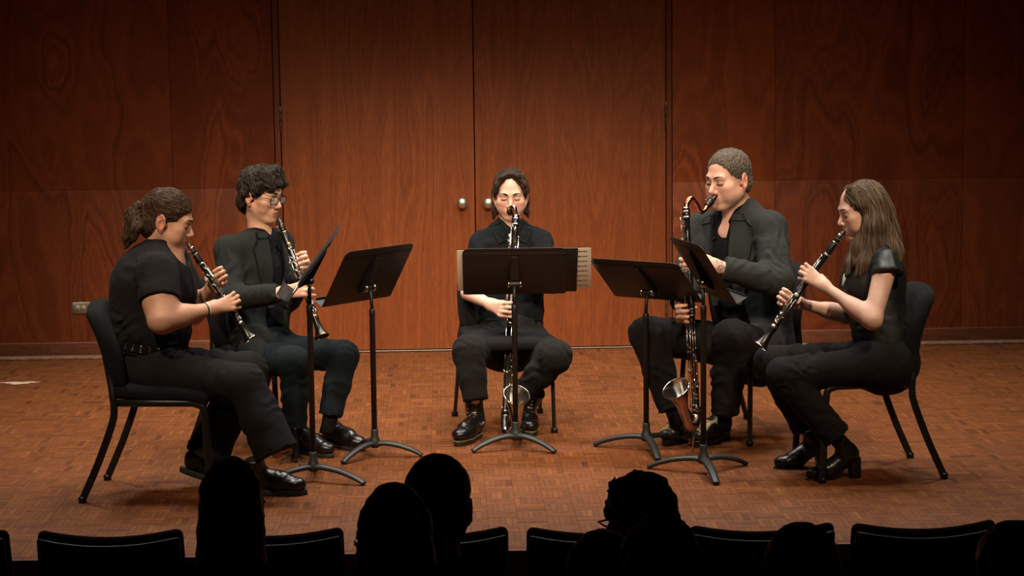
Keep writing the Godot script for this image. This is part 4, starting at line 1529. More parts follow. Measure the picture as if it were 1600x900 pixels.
# trunk of a garment; w: half widths hip, waist, chest, shoulder radius; depth: front to back over side to side
func trunk(f: Solid, J: Dictionary, w: Array, depth: Array, ease := 0.0) -> void:
	var fw: Vector3 = J.fwd
	var up: Vector3 = (J.neck - J.pelvis).normalized()
	f.cone(J.pelvis, J.waist, w[0] + ease, w[1] + ease, 0.04, depth[0], fw)
	f.cone(J.waist, J.chest, w[1] + ease, w[2] + ease, 0.05, depth[1], fw)
	f.cone(J.chest, J.neck - up * 0.075, w[2] + ease, w[2] * 0.72 + ease, 0.05, depth[2], fw)
	f.cone(J.sh_r, J.neck - up * 0.03, w[3] + ease, 0.05 + ease, 0.05)
	f.cone(J.sh_l, J.neck - up * 0.03, w[3] + ease, 0.05 + ease, 0.05)

# a strip of cloth laid on a solid along two edges given in the frame (o, x right, y up, z out)
func drape(f: Solid, o: Vector3, bs: Basis, inner: Array, outer: Array, rows: int, thick: float, cols := 10) -> ArrayMesh:
	var v := PackedVector3Array()
	var idx := PackedInt32Array()
	var pi := []
	var po := []
	for k in cols + 1:
		var t := float(k) / cols * (inner.size() - 1)
		var a := mini(int(t), inner.size() - 2)
		pi.append(inner[a].lerp(inner[a + 1], t - a))
		po.append(outer[a].lerp(outer[a + 1], t - a))
	var dirz := -bs.z
	for layer in 2:
		for k in cols + 1:
			for r in rows + 1:
				var q: Vector2 = pi[k].lerp(po[k], float(r) / rows)
				var p := f.hit(o + bs.x * q.x + bs.y * q.y + bs.z * 0.45, dirz)
				var lift := thick if layer == 0 else -0.004
				v.append(p + bs.z * lift)
	var n := (cols + 1) * (rows + 1)
	for k in cols:
		for r in rows:
			var a := k * (rows + 1) + r
			var b := a + rows + 1
			idx.append_array(PackedInt32Array([a, b, a + 1, a + 1, b, b + 1]))
	var edge := []
	for k in cols + 1: edge.append(k * (rows + 1))
	for r in range(1, rows + 1): edge.append(cols * (rows + 1) + r)
	for k in range(cols - 1, -1, -1): edge.append(k * (rows + 1) + rows)
	for r in range(rows - 1, 0, -1): edge.append(r)
	for k in edge.size():
		var a: int = edge[k]
		var b: int = edge[(k + 1) % edge.size()]
		idx.append_array(PackedInt32Array([a, b, a + n, b, b + n, a + n]))
	return arrays(v, idx)

func on_front(f: Solid, o: Vector3, bs: Basis, q: Vector2) -> Vector3:
	return f.hit(o + bs.x * q.x + bs.y * q.y + bs.z * 0.45, -bs.z)

func person(label: String, base: Vector3) -> Node3D:
	return thing("person", label, "person", Vector3(base.x, 0, base.z))

# the figure under the clothes, slim, so that head, arms and legs are one body
func core(n: MeshInstance3D, J: Dictionary, k: float, c: Callable) -> void:
	var f := Solid.new()
	f.cone(J.pelvis, J.chest, 0.085 * k, 0.085 * k, 0.03)
	f.cone(J.chest, J.neck, 0.08 * k, 0.045 * k, 0.03)
	for s in ["r", "l"]:
		f.cone(J["sh_" + s], J.chest.lerp(J.neck, 0.6), 0.03 * k, 0.04 * k, 0.03)
		f.cone(J["hip_" + s], J["knee_" + s], 0.05 * k, 0.038 * k, 0.03)
		f.cone(J["knee_" + s], J["ankle_" + s], 0.038 * k, 0.028 * k, 0.02)
		f.cone(J.pelvis, J["hip_" + s], 0.07 * k, 0.05 * k, 0.03)
	job(n, f, 0.02, c)

func legs(f: Solid, J: Dictionary, r: Array, flare := 0.0) -> void:
	f.cone(J.pelvis + (J.hip_r - J.pelvis) * 0.3, J.pelvis + (J.hip_l - J.pelvis) * 0.3, r[0], r[0], 0.04)
	for s in ["r", "l"]:
		var h: Vector3 = J["hip_" + s]
		var k: Vector3 = J["knee_" + s]
		var a: Vector3 = J["ankle_" + s]
		f.cone(J.pelvis, h, r[0], r[1], 0.05)
		f.cone(h, k, r[1], r[2], 0.05)
		var m := k.lerp(a, 0.5)
		f.cone(k, m, r[2], r[3], 0.03)
		f.cone(m, a, r[3], r[4], 0.03, 1.0, Vector3.ZERO, 0, 1)
		var back: Vector3 = ((k - h).normalized() - (a - k).normalized()).normalized()
		fold(f, k - back * r[2] * 0.8, (a - h), 0.032, 0.009, 0.1)
		fold(f, k + back * r[2] * 0.6, (a - h), 0.045, 0.004, 0.1)
		fold(f, k.lerp(h, 0.35) + Vector3.UP * r[2] * 0.5, (k - h) + Vector3.UP * 0.35, 0.055, 0.006, 0.15)
		fold(f, h.lerp(k, 0.1) + Vector3.UP * r[1] * 0.7, (k - h) + Vector3.UP * 0.1, 0.045, 0.01, 0.15)
		fold(f, m, (a - k) + (k - h) * 0.5, 0.065, 0.006, 0.18)
		fold(f, a, (a - k), 0.04, 0.005, 0.1)

# shoes: kinds oxford, boot, ankle_boot (block heel), sneaker, chelsea
func shoe(p: Node3D, kind: String, heel: Vector3, toe_dir: Vector3, len: float, knee: Vector3, label := "") -> void:
	var z := toe_dir.normalized()
	var x := Vector3.UP.cross(z).normalized()
	var y := z.cross(x)
	var b := Basis(x, y, z)
	var T := Transform3D(b, heel)
	var q := len / 0.29
	var o := part("shoe", null, M.leather if kind != "sneaker" else M.sneaker, p)
	o.position = -p.position
	if label:
		o.set_meta("label", label)
	var f := Solid.new()
	var t := {"oxford": 0.02, "boot": 0.028, "ankle_boot": 0.01, "sneaker": 0.03, "chelsea": 0.028}[kind] as float
	var up := 0.0
	if kind == "ankle_boot":
		up = 0.062
	# a heeled shoe slopes from heel to ball
	var h := func(zz: float) -> float: return up * (1.0 - smoothstep(0.06, 0.17, zz))
	var pt := func(xx: float, yy: float, zz: float) -> Vector3: return T * Vector3(xx * q, (yy + h.call(zz)) * q, zz * q)
	f.ball(pt.call(0, t + 0.022, 0.235), b, Vector3(0.043 if kind != "ankle_boot" else 0.036, 0.032, 0.056) * q, 0.02)
	f.cone(pt.call(0.003, t + 0.028, 0.17), pt.call(0, t + 0.022, 0.24), 0.045 * q, 0.036 * q, 0.02, 0.8, y)
	f.cone(pt.call(0, t + 0.038, 0.045), pt.call(0.002, t + 0.034, 0.17), 0.036 * q, 0.042 * q, 0.03)
	f.cone(pt.call(0, t + 0.075, 0.06), pt.call(0.002, t + 0.045, 0.18), 0.037 * q, 0.032 * q, 0.03)
	var shaft := {"oxford": 0.085, "boot": 0.21, "ankle_boot": 0.15, "sneaker": 0.14, "chelsea": 0.14}[kind] as float
	var ank := pt.call(0, t + 0.06, 0.058) as Vector3
	var top := ank + (knee - ank).normalized() * (shaft - 0.05) * q
	if kind == "boot" or kind == "ankle_boot" or kind == "chelsea":
		f.cone(ank, top, 0.042 * q, (0.05 if kind == "boot" else 0.044) * q, 0.03, 1.0, Vector3.ZERO, 0, 1)
	else:
		f.cone(ank, top, 0.04 * q, 0.041 * q, 0.03, 1.0, Vector3.ZERO, 0, 1)
	f.block(T * Vector3(0, (t - 0.1) * q, 0.14 * q) if up == 0.0 else T * Vector3(0, -0.2, 0), b, Vector3(0.2, 0.1 * q, 0.4) if up == 0.0 else Vector3(0.01, 0.01, 0.01), 0.001, 0.002, 1)
	f.layers.append([simple_noise(5, 22.0, 2), Basis(), 0.0022])
	fold(f, pt.call(0, t + 0.055, 0.165), z, 0.018, 0.0022, 0.04)
	var tone = null
	if kind == "sneaker":
		var inv := T.affine_inverse()
		tone = func(v: Vector3) -> Color:
			var u: Vector3 = inv * v / q
			var gold := Color(0.5, 0.38, 0.17)
			var toe := u.z > 0.185 and u.z < 0.268 and u.y > 0.056 and absf(u.x) < 0.034
			var eyestay := u.z > 0.09 and u.z < 0.185 and absf(absf(u.x) - 0.03) < 0.007 and u.y > 0.075
			var arc := 0.05 + 0.05 * pow(clampf((u.z - 0.05) / 0.11, 0.0, 1.0), 2.0)
			var swoosh := u.z > 0.03 and u.z < 0.16 and absf(u.y - arc) < 0.0015 + 0.009 * sin(clampf((u.z - 0.03) / 0.13, 0.0, 1.0) * PI * 0.8)
			if toe or eyestay:
				return gold
			if swoosh and absf(u.x) > 0.02:
				return Color(0.62, 0.5, 0.28)
			return Color(0.012, 0.012, 0.013)
	job(o, f, 0.005, tone)
	# sole
	var ol := PackedVector2Array()
	var n := 28
	for k in n:
		var a := TAU * k / n
		var zz := 0.145 + 0.15 * sin(a)
		var ww := 0.038 + 0.012 * smoothstep(0.1, 0.22, zz) - 0.004 * exp(-pow((zz - 0.12) / 0.04, 2.0))
		if kind == "ankle_boot":
			ww *= 0.86
		ol.append(Vector2(cos(a) * ww * (1.0 - 0.12 * pow(absf(sin(a)), 6.0)), zz) * q)
	if up == 0.0:
		var s := part("sole", plate(ol, t * q, 0.002), M.sole if kind != "sneaker" else M.rubber, o)
		s.transform = T * Transform3D(Basis(Vector3.RIGHT, PI / 2).scaled_local(Vector3(1, 1, 1)), Vector3(0, t * q * 0.5, 0))
		if kind == "boot":
			var pts := []
			for k in n + 1:
				pts.append(T * Vector3(ol[k % n].x * 1.02, t * q * 0.86, ol[k % n].y * 1.0))
			part("welt_stitch", tube(pts, 0.0016, 5), M.welt, s)
			s.get_child(0).transform = s.transform.affine_inverse()
	else:
		var hp := soft_box(Vector3(0.05, 0.1, 0.054), 0.008, 2, func(v: Vector3) -> Vector3: return Vector3(v.x * (1.0 + v.y * 1.5), v.y + 0.05, v.z * (1.0 + v.y * 3.0) + (v.y + 0.05) * 0.1))
		var s := part("heel", hp, M.leather, o)
		s.transform = Transform3D(Basis(x, Vector3.UP, x.cross(Vector3.UP)), Vector3(heel.x, heel.y, heel.z) + z * 0.024 * q)
		var s2 := part("sole", plate(PackedVector2Array(Array(ol).filter(func(v): return v.y > 0.13 * q)), 0.008, 0.001), M.sole, o)
		s2.transform = T * Transform3D(Basis(Vector3.RIGHT, PI / 2), Vector3(0, 0.004, 0))
	if kind in ["oxford", "boot", "sneaker"]:
		var rows := 7 if kind == "boot" else 4
		for k in rows:
			var yy := t + 0.075 + (0.1 * k / rows if kind == "boot" else 0.0)
			var zz := 0.175 - 0.017 * k
			if kind == "boot":
				zz = 0.155 - 0.012 * minf(k, 3)
				yy = t + 0.07 + 0.018 * k
			else:
				yy = t + 0.07 + 0.008 * k
			var pts := []
			for j in 5:
				var xx := lerpf(-0.02, 0.02, j / 4.0)
				pts.append(f.hit(T * (Vector3(xx, yy + 0.02, zz + 0.12) * q), (b * Vector3(0, -0.12, -1.0)).normalized(), 0.4) + z * 0.001)
			part("lace", tube(pts, 0.002, 5), M.ebony, o)
			if kind == "boot":
				for e in [0, 4]:
					part("eyelet", torus(0.0035, 0.0012, 10, 5), M.welt, o).transform = Transform3D(frame(z, Vector3.UP), pts[e])

func make_people() -> void:
	person_ponytail()
	person_glasses()
	person_middle()
	person_big()
	person_longhair()

func frame_of(J: Dictionary) -> Basis:
	var up: Vector3 = (J.neck - J.pelvis).normalized()
	var z: Vector3 = (J.fwd - up * J.fwd.dot(up)).normalized()
	return Basis(up.cross(z), up, z)

# ---- far left: ponytail, black t-shirt, short clarinet
func person_ponytail() -> void:
	var F := Vector3(0.97, 0, 0.24)
	var J := {"fwd": F, "pelvis": Vector3(-1.541, 0.575, 4.046), "waist": Vector3(-1.532, 0.735, 4.027), "chest": Vector3(-1.512, 0.918, 4.006), "neck": Vector3(-1.459, 1.086, 3.998),
		"sh_r": Vector3(-1.459, 1.005, 4.199), "sh_l": Vector3(-1.449, 1.001, 3.817), "el_r": Vector3(-1.431, 0.808, 4.324), "el_l": Vector3(-1.366, 0.773, 3.786),
		"hip_r": Vector3(-1.481, 0.545, 4.152), "hip_l": Vector3(-1.498, 0.536, 3.951), "knee_r": Vector3(-1.08, 0.52, 4.29), "knee_l": Vector3(-1.093, 0.526, 4.006), "ankle_r": Vector3(-0.945, 0.216, 4.351), "ankle_l": Vector3(-1.292, 0.139, 4.026)}
	var tip := Vector3(-1.348, 1.119, 4.028)
	var bell := Vector3(-1.07, 0.687, 4.109)
	var ax := (bell - tip).normalized()
	var front := F + Vector3.UP * 0.6
	P.append({"tip": tip, "bell": bell, "front": front})
	var p := person("seated player with brown ponytail, black t-shirt and studded belt, playing a short clarinet", Vector3(-0.994, 0, 4.237))
	var s := 1.1
	var T := head_frame(Vector3(-1.436, 1.213, 3.994), Vector3(0.97, -0.27, 0.06), s)
	var base := Color(0.52, 0.29, 0.2)
	var tone := skin_tone(T, base, {})
	var body := world_part("body", null, M.skin, p)
	var hd := head_solid(T, s, J.neck + Vector3(0, -0.02, 0), 0.062, {"puff": 1.1, "wide": 1.06})
	hd.cone(J.neck, J.chest.lerp(J.neck, 0.55) + F * 0.04, 0.06, 0.085, 0.04)
	job(body, hd, 0.0038, tone)
	face_hair(p, hd, T, M.brow)
	core(body, J, 1.0, tone)
	# bare arms
	var side := Vector3(-0.24, 0, 0.97)
	for q in [["r", side, 0.66, J.el_r], ["l", -side, 0.41, J.el_l]]:
		var f := Solid.new()
		var w := hand_on(f, tip + ax * q[2] * tip.distance_to(bell), ax, front, q[1], 0.012, q[3], 0.98, 0.012, 0.044)
		limb(f, q[3], w, 0.052, 0.027)
		f.ball(q[3].lerp(w, 0.28), frame(w - q[3], F), Vector3(0.052, 0.09, 0.052), 0.03)
		limb(f, J["sh_" + q[0]], q[3], 0.076, 0.06)
		f.ball(J["sh_" + q[0]].lerp(q[3], 0.55), frame(q[3] - J["sh_" + q[0]], F), Vector3(0.072, 0.11, 0.078), 0.03)
		job(body, f, 0.0042, tone)
		if q[0] == "r":
			var wb := q[3].lerp(w, 0.9) as Vector3
			for k in 2:
				var o := world_part("wristband", torus(0.0305, 0.0035, 24, 8), M.band_white if k == 0 else M.rubber, p)
				o.transform = Transform3D(frame(w - q[3], F), wb - (w - q[3]).normalized() * 0.008 * k - p.position)
	# hair drawn back into a ponytail
	var tie := Vector3(-1.529, 1.274, 3.983)
	var h := Solid.new()
	var b := T.basis.orthonormalized()
	h.ball(T * Vector3(0, 0.041, -0.013), b, Vector3(0.083, 0.092, 0.103) * s, 0.02)
	h.ball(T * Vector3(0, -0.035, -0.055), b, Vector3(0.066, 0.055, 0.055) * s, 0.03)
	h.ball(T * Vector3(0, -0.058, 0.088), b, Vector3(0.1, 0.12, 0.094) * s, 0.008, 1)
	h.cone(T * Vector3(0.0, 0.04, -0.085), tie, 0.03, 0.016, 0.02)
	chain(h, [tie, Vector3(-1.567, 1.277, 3.981), Vector3(-1.59, 1.24, 3.985), Vector3(-1.594, 1.192, 3.991), Vector3(-1.612, 1.143, 3.996), Vector3(-1.627, 1.101, 4)], [0.015, 0.026, 0.035, 0.034, 0.027, 0.008], 0.008)
	chain(h, [Vector3(-1.584, 1.23, 4.007), Vector3(-1.571, 1.186, 4.032), Vector3(-1.583, 1.135, 4.038)], [0.028, 0.027, 0.01], 0.01)
	h.layers.append([simple_noise(6, 34.0, 2), Basis(), 0.003])
	h.strands.append([simple_noise(3, 1.0, 2), tie + Vector3(0.015, 0, 0), 8.0, 0.003])
	h.layers.append([simple_noise(4, 14.0, 2), Basis(), 0.004])
	var hair := world_part("hair", null, M.hair, p)
	job(hair, h, 0.0045, hair_tone(Color(0.036, 0.022, 0.015), tie, 12.0, 3), {"flow": func(q: Vector3) -> Vector3:
		return (tie - q).normalized() if q.x > tie.x + 0.005 else Vector3(-0.35, -1, 0.1), "count": 800, "length": 0.1, "radius": 0.0022, "tone": Color(0.062, 0.039, 0.026), "seed": 3, "wave": 0.1})
	var el := world_part("hair_tie", torus(0.019, 0.006, 16, 8), M.rubber, p)
	el.transform = Transform3D(frame(Vector3(-1.564, 1.265, 3.983) - tie, Vector3.BACK), tie - p.position)
	# t-shirt
	var bs1 := frame_of(J)
	var t := Solid.new()
	trunk(t, J, [0.185, 0.184, 0.192, 0.068], [0.9, 0.9, 0.9])
	t.ball(J.chest + F * 0.095 + Vector3(0, -0.035, 0.0), frame(Vector3.UP, F), Vector3(0.15, 0.085, 0.085), 0.05)
	t.ball(J.waist + F * 0.06 + Vector3(0, -0.02, 0), frame(Vector3.UP, F), Vector3(0.17, 0.09, 0.11), 0.05)
	for q in ["r", "l"]:
		var a: Vector3 = J["sh_" + q]
		var e: Vector3 = J["el_" + q]
		t.cone(a, a.lerp(e, 0.62), 0.09, 0.093, 0.035, 1.0, Vector3.ZERO, 0, 1)
		fold(t, a.lerp(e, 0.3) - F * 0.03, F + Vector3.UP * 0.4, 0.06, 0.004, 0.12)
	var nb := frame(Vector3.UP, F)
	t.ball(J.neck + F * 0.075 + Vector3(0, -0.005, 0), nb, Vector3(0.085, 0.075, 0.1), 0.008, 1)
	t.block(J.pelvis + Vector3(0, -0.118, 0), Basis(), Vector3(0.5, 0.18, 0.5), 0.002, 0.004, 1)
	fold(t, J.waist - F * 0.1, Vector3(0.3, 1, 0), 0.055, 0.01, 0.2)
	fold(t, J.waist + F * 0.08 + bs1.x * -0.12, Vector3(-0.6, 1, 0), 0.06, 0.01, 0.2)
	fold(t, J.sh_r.lerp(J.chest, 0.5), Vector3(0.8, 0.6, 0), 0.06, 0.006, 0.15)
	t.layers.append([simple_noise(8, 7.0, 3), Basis.from_scale(Vector3(1, 0.7, 1)), 0.005])
	job(world_part("shirt", null, M.black_cotton, p), t, 0.0085)
	# trousers, belt
	var l := Solid.new()
	legs(l, J, [0.155, 0.106, 0.084, 0.088, 0.098])
	l.layers.append([simple_noise(12, 6.0, 3), Basis(), 0.005])
	job(world_part("trousers", null, M.black_trouser, p), l, 0.0095)
	var bp := []
	var bb := frame_of(J)
	var bc: Vector3 = J.pelvis + bb.y * 0.075
	for k in 41:
		var a := TAU * k / 40
		bp.append(bc + bb.x * cos(a) * 0.192 + bb.z * sin(a) * 0.178)
	var belt := world_part("belt", tube(bp, 0.022, 8, 0.22, Vector3.ZERO, false), M.leather, p)
	belt.mesh = strap(bp, bb.y, bc, 0.04, 0.004)
	var eyelets := []
	for k in 30:
		var a := TAU * k / 30
		for v in [-0.008, 0.008]:
			var nrm: Vector3 = (bb.x * cos(a) / 0.192 + bb.z * sin(a) / 0.172).normalized()
			part("eyelet", torus(0.0048, 0.0014, 12, 6), M.silver, belt).transform = Transform3D(frame(nrm, bb.y), bc + bb.x * cos(a) * 0.1945 + bb.z * sin(a) * 0.1805 + bb.y * v)
	shoe(p, "chelsea", Vector3(-1.103, 0, 4.202), Vector3(0.99, 0, 0.08), 0.275, J.knee_r)
	shoe(p, "chelsea", Vector3(-1.415, 0.07, 4.01), Vector3(0.93, -0.28, 0.12), 0.265, J.knee_l)

# a flat band standing on edge along a closed path
func strap(path: Array, up: Vector3, centre: Vector3, width: float, thick: float) -> ArrayMesh:
	var v := PackedVector3Array()
	var idx := PackedInt32Array()
	for p in path:
		var out: Vector3 = (p - centre).normalized() * thick * 0.5
		for q in [up * width * 0.5 - out, up * width * 0.48 + out, -up * width * 0.48 + out, -up * width * 0.5 - out]:
			v.append(p + q)
	for k in path.size() - 1:
		for j in 4:
			var a := k * 4 + j
			var b := k * 4 + (j + 1) % 4
			idx.append_array(PackedInt32Array([a, b, a + 4, b, b + 4, a + 4]))
	return arrays(v, idx, false)

func jacket_sleeve(f: Solid, a: Vector3, e: Vector3, w: Vector3, r: Array) -> void:
	f.cone(a, e, r[0], r[1], 0.04)
	f.cone(e, w, r[1], r[2], 0.03, 1.0, Vector3.ZERO, 0, 1)
	var inb: Vector3 = ((a - e).normalized() + (w - e).normalized()).normalized()
	fold(f, e + inb * r[1] * 0.8, (w - a), 0.034, 0.01, 0.11)
	fold(f, a.lerp(e, 0.5), (e - a) + inb * 0.35, 0.055, 0.007, 0.16)
	fold(f, e.lerp(w, 0.5), (w - e) + inb * 0.2, 0.05, 0.006, 0.14)

# ---- second from left: glasses, dark suit
func person_glasses() -> void:
	var F := Vector3(0.8, 0, 0.6)
	var J := {"fwd": F, "pelvis": Vector3(-1.14, 0.479, 3.003), "waist": Vector3(-1.141, 0.653, 2.972), "chest": Vector3(-1.142, 0.86, 2.937), "neck": Vector3(-1.121, 1.047, 2.936),
		"sh_r": Vector3(-1.271, 0.989, 3.079), "sh_l": Vector3(-1.037, 0.991, 2.804), "el_r": Vector3(-1.243, 0.758, 3.228), "el_l": Vector3(-0.986, 0.725, 2.918),
		"hip_r": Vector3(-1.149, 0.46, 3.116), "hip_l": Vector3(-1.044, 0.456, 2.928), "knee_r": Vector3(-0.922, 0.48, 3.474), "knee_l": Vector3(-0.705, 0.466, 3.221), "ankle_r": Vector3(-0.932, 0.158, 3.451), "ankle_l": Vector3(-0.77, 0.182, 3.293)}
	var tip := Vector3(-1.014, 1.147, 3.109)
	var bell := Vector3(-0.798, 0.587, 3.364)
	var ax := (bell - tip).normalized()
	var front := F + Vector3.UP * 0.4
	P.append({"tip": tip, "bell": bell, "front": front})
	var p := person("seated player with glasses and tousled dark hair in a dark suit, playing a clarinet", Vector3(-0.867, 0, 3.361))
	var s := 1.1
	var T := head_frame(Vector3(-1.112, 1.248, 2.942), Vector3(0.84, -0.17, 0.52), s)
	var base := Color(0.62, 0.37, 0.27)
	var tone := skin_tone(T, base, {"stubble": 0.12})
	var body := world_part("body", null, M.skin, p)
	var hd := head_solid(T, s, J.neck + Vector3(0, -0.02, 0), 0.053, {"puff": 0.6, "wide": 0.96})
	hd.cone(J.neck, J.chest.lerp(J.neck, 0.7) + F * 0.03, 0.056, 0.06, 0.04)
	job(body, hd, 0.0038, tone)
	face_hair(p, hd, T, M.brow, 1.15)
	core(body, J, 1.0, tone)
	var side := Vector3(-0.6, 0, 0.8)
	var wr := {}
	for q in [["r", side, 0.63, J.el_r], ["l", -side, 0.4, J.el_l]]:
		var f := Solid.new()
		wr[q[0]] = hand_on(f, tip + ax * q[2] * tip.distance_to(bell), ax, front, q[1], 0.014, q[3], 1.06, 0.008, 0.048)
		f.cone(q[3].lerp(wr[q[0]], 0.55), wr[q[0]], 0.032, 0.026, 0.03)
		job(body, f, 0.0038, tone)
	# hair
	var h := Solid.new()
	var b := T.basis.orthonormalized()
	h.ball(T * Vector3(0, 0.047, -0.014), b, Vector3(0.09, 0.092, 0.108) * s, 0.02)
	h.ball(T * Vector3(0, -0.03, -0.06), b, Vector3(0.072, 0.07, 0.055) * s, 0.03)
	h.ball(T * Vector3(0, -0.048, 0.092), b, Vector3(0.1, 0.112, 0.086) * s, 0.008, 1)
	h.cone(T * Vector3(-0.035, 0.105, 0.05), T * Vector3(-0.05, 0.058, 0.086), 0.034 * s, 0.016 * s, 0.02)
	h.cone(T * Vector3(0.03, 0.11, 0.05), T * Vector3(0.045, 0.062, 0.09), 0.034 * s, 0.016 * s, 0.02)
	h.cone(T * Vector3(0.0, 0.112, 0.05), T * Vector3(0.0, 0.07, 0.097), 0.034 * s, 0.014 * s, 0.02)
	for x in [-1.0, 1.0]:
		h.cone(T * Vector3(x * 0.074, 0.05, 0.03), T * Vector3(x * 0.08, 0.012, 0.022), 0.02 * s, 0.008 * s, 0.015)
		h.cone(T * Vector3(x * 0.078, 0.02, -0.03), T * Vector3(x * 0.075, -0.05, -0.045), 0.024 * s, 0.014 * s, 0.02)
	h.strands.append([simple_noise(13, 1.0, 2), T * Vector3(0.03, 0.09, -0.09), 7.0, 0.004])
	h.layers.append([simple_noise(14, 13.0, 2), Basis(), 0.008])
	job(world_part("hair", null, M.hair, p), h, 0.0045, hair_tone(Color(0.018, 0.014, 0.012), T * Vector3(0.03, 0.09, -0.09), 10.0, 13), {"flow": func(q: Vector3) -> Vector3:
		return (q - T * Vector3(0.03, 0.13, -0.06)).normalized() + T.basis.z * 0.5 + Vector3(0, -0.4, 0), "count": 800, "length": 0.1, "radius": 0.0026, "tone": Color(0.026, 0.02, 0.017), "seed": 13, "wave": 0.2, "mess": 0.4})
	glasses(p, T)
	# shirt
	var bs := frame_of(J)
	var t := Solid.new()
	trunk(t, J, [0.155, 0.15, 0.16, 0.05], [0.74, 0.72, 0.7])
	t.cone(J.neck + bs.y * -0.03, J.neck + bs.y * 0.03 - F * 0.012, 0.068, 0.063, 0.01, 1.0, Vector3.ZERO, 0, 1)
	t.cone(J.neck + F * 0.06 + Vector3(0, 0.07, 0), J.neck + F * 0.11 + Vector3(0, -0.035, 0), 0.04, 0.003, 0.004, 1.0, Vector3.ZERO, 1)
	t.layers.append([simple_noise(18, 9.0, 3), Basis(), 0.004])
	fold(t, J.waist + F * 0.1, Vector3(0.2, 1, 0), 0.05, 0.004, 0.12)
	var shirt := world_part("shirt", null, M.shirt_navy, p)
	job(shirt, t, 0.0085)
	var sh := J.chest as Vector3
	for x in [-1.0, 1.0]:
		var c := world_part("collar", drape(t, sh, bs, [Vector2(x * 0.062, 0.205), Vector2(x * 0.035, 0.165), Vector2(x * 0.012, 0.135)], [Vector2(x * 0.095, 0.185), Vector2(x * 0.08, 0.14), Vector2(x * 0.052, 0.105)], 4, 0.006), M.shirt_navy, p)
	for k in 5:
		button(p, on_front(t, sh, bs, Vector2(0.012, 0.1 - 0.075 * k)), bs.z, 0.0055, M.ebony)
	# jacket
	var jk := Solid.new()
	trunk(jk, J, [0.172, 0.17, 0.176, 0.062], [0.76, 0.74, 0.74])
	for q in ["r", "l"]:
		jacket_sleeve(jk, J["sh_" + q], J["el_" + q], J["el_" + q].lerp(wr[q], 0.9), [0.066, 0.062, 0.05])
	jk.cone(J.pelvis + bs.y * 0.03, J.hip_r.lerp(J.knee_r, 0.22) + bs.x * -0.05, 0.165, 0.13, 0.04, 0.75, F)
	jk.cone(J.chest + bs.y * 0.24 + bs.z * 0.07, J.waist + bs.y * 0.02 + bs.z * 0.15, 0.058, 0.07, 0.006, 1.0, Vector3.ZERO, 1)
	jk.cone(J.waist + bs.y * 0.02 + bs.z * 0.15, J.pelvis + bs.y * -0.08 + bs.z * 0.16, 0.07, 0.12, 0.01, 1.0, Vector3.ZERO, 1)
	jk.ball(J.neck + bs.z * 0.04 + bs.y * 0.06, bs, Vector3(0.066, 0.09, 0.09), 0.006, 1)
	jk.block(J.pelvis + Vector3(0, -0.28, 0), Basis(), Vector3(0.5, 0.18, 0.5), 0.002, 0.004, 1)
	jk.layers.append([simple_noise(22, 6.0, 3), Basis.from_scale(Vector3(1, 0.6, 1)), 0.006])
	fold(jk, J.waist - bs.x * 0.1, Vector3(0.4, 1, 0), 0.07, 0.009, 0.18)
	job(world_part("jacket", null, M.suit_green, p), jk, 0.009)
	var shell := Solid.new()
	trunk(shell, J, [0.172, 0.17, 0.176, 0.062], [0.76, 0.74, 0.74])
	for x in [-1.0, 1.0]:
		world_part("lapel", drape(shell, sh, bs, [Vector2(x * 0.052, 0.18), Vector2(x * 0.05, 0.1), Vector2(x * 0.048, 0.0), Vector2(x * 0.046, -0.1), Vector2(x * 0.044, -0.17)], [Vector2(x * 0.105, 0.165), Vector2(x * 0.132, 0.12), Vector2(x * 0.122, 0.01), Vector2(x * 0.098, -0.09), Vector2(x * 0.076, -0.18)], 4, 0.007, 18), M.suit_green, p)
		world_part("collar", drape(shell, sh, bs, [Vector2(x * 0.058, 0.205), Vector2(x * 0.056, 0.172)], [Vector2(x * 0.1, 0.195), Vector2(x * 0.108, 0.168)], 3, 0.013, 6), M.suit_green, p)
	var cuff: Vector3 = J.el_r.lerp(wr.r, 0.78)
	for k in 3:
		button(p, cuff + (J.el_r - wr.r).normalized() * 0.016 * k + Vector3(0, -0.05, 0.012), Vector3(0, -0.7, 0.7), 0.006, M.ebony)
	var l := Solid.new()
	legs(l, J, [0.14, 0.092, 0.074, 0.064, 0.058])
	l.layers.append([simple_noise(32, 7.0, 3), Basis(), 0.004])
	job(world_part("trousers", null, M.blue_trouser, p), l, 0.0095)
	var bp := []
	var bc: Vector3 = J.pelvis + bs.y * 0.08
	for k in 41:
		var a := TAU * k / 40
		bp.append(bc + bs.x * cos(a) * 0.16 + bs.z * sin(a) * 0.125)
	var belt := world_part("belt", strap(bp, bs.y, bc, 0.034, 0.004), M.leather, p)
	part("buckle", plate(rounded_rect(0.045, 0.036, 0.006), 0.004), M.silver, belt).transform = Transform3D(bs, bc + bs.z * 0.13)
	socks(p, J, 0.038)
	shoe(p, "oxford", Vector3(-0.961, 0, 3.227), Vector3(0.72, 0, 0.7), 0.285, J.knee_r)
	shoe(p, "oxford", Vector3(-0.818, 0, 3.079), Vector3(0.72, 0, 0.7), 0.285, J.knee_l)

func socks(p: Node3D, J: Dictionary, r: float) -> void:
	for q in ["r", "l"]:
		var a: Vector3 = J["ankle_" + q]
		var k: Vector3 = J["knee_" + q]
		var d := (a - k).normalized()
		world_part("sock", tube([a - d * 0.06, a, a + d * 0.05, a + d * 0.09], [r * 1.05, r, r * 0.95, r], 14), M.shirt_black, p)

func button(p: Node3D, at: Vector3, nrm: Vector3, r: float, m: Material) -> void:
	var o := world_part("button", lathe([[0.001, 0.0012], [r * 0.6, 0.0012], [r * 0.85, 0.0024], [r, 0.0012], [r, -0.001], [0.001, -0.001]], 12), m, p)
	o.transform = Transform3D(frame(nrm, Vector3(0.1, 0.9, 0.2)), at - p.position)

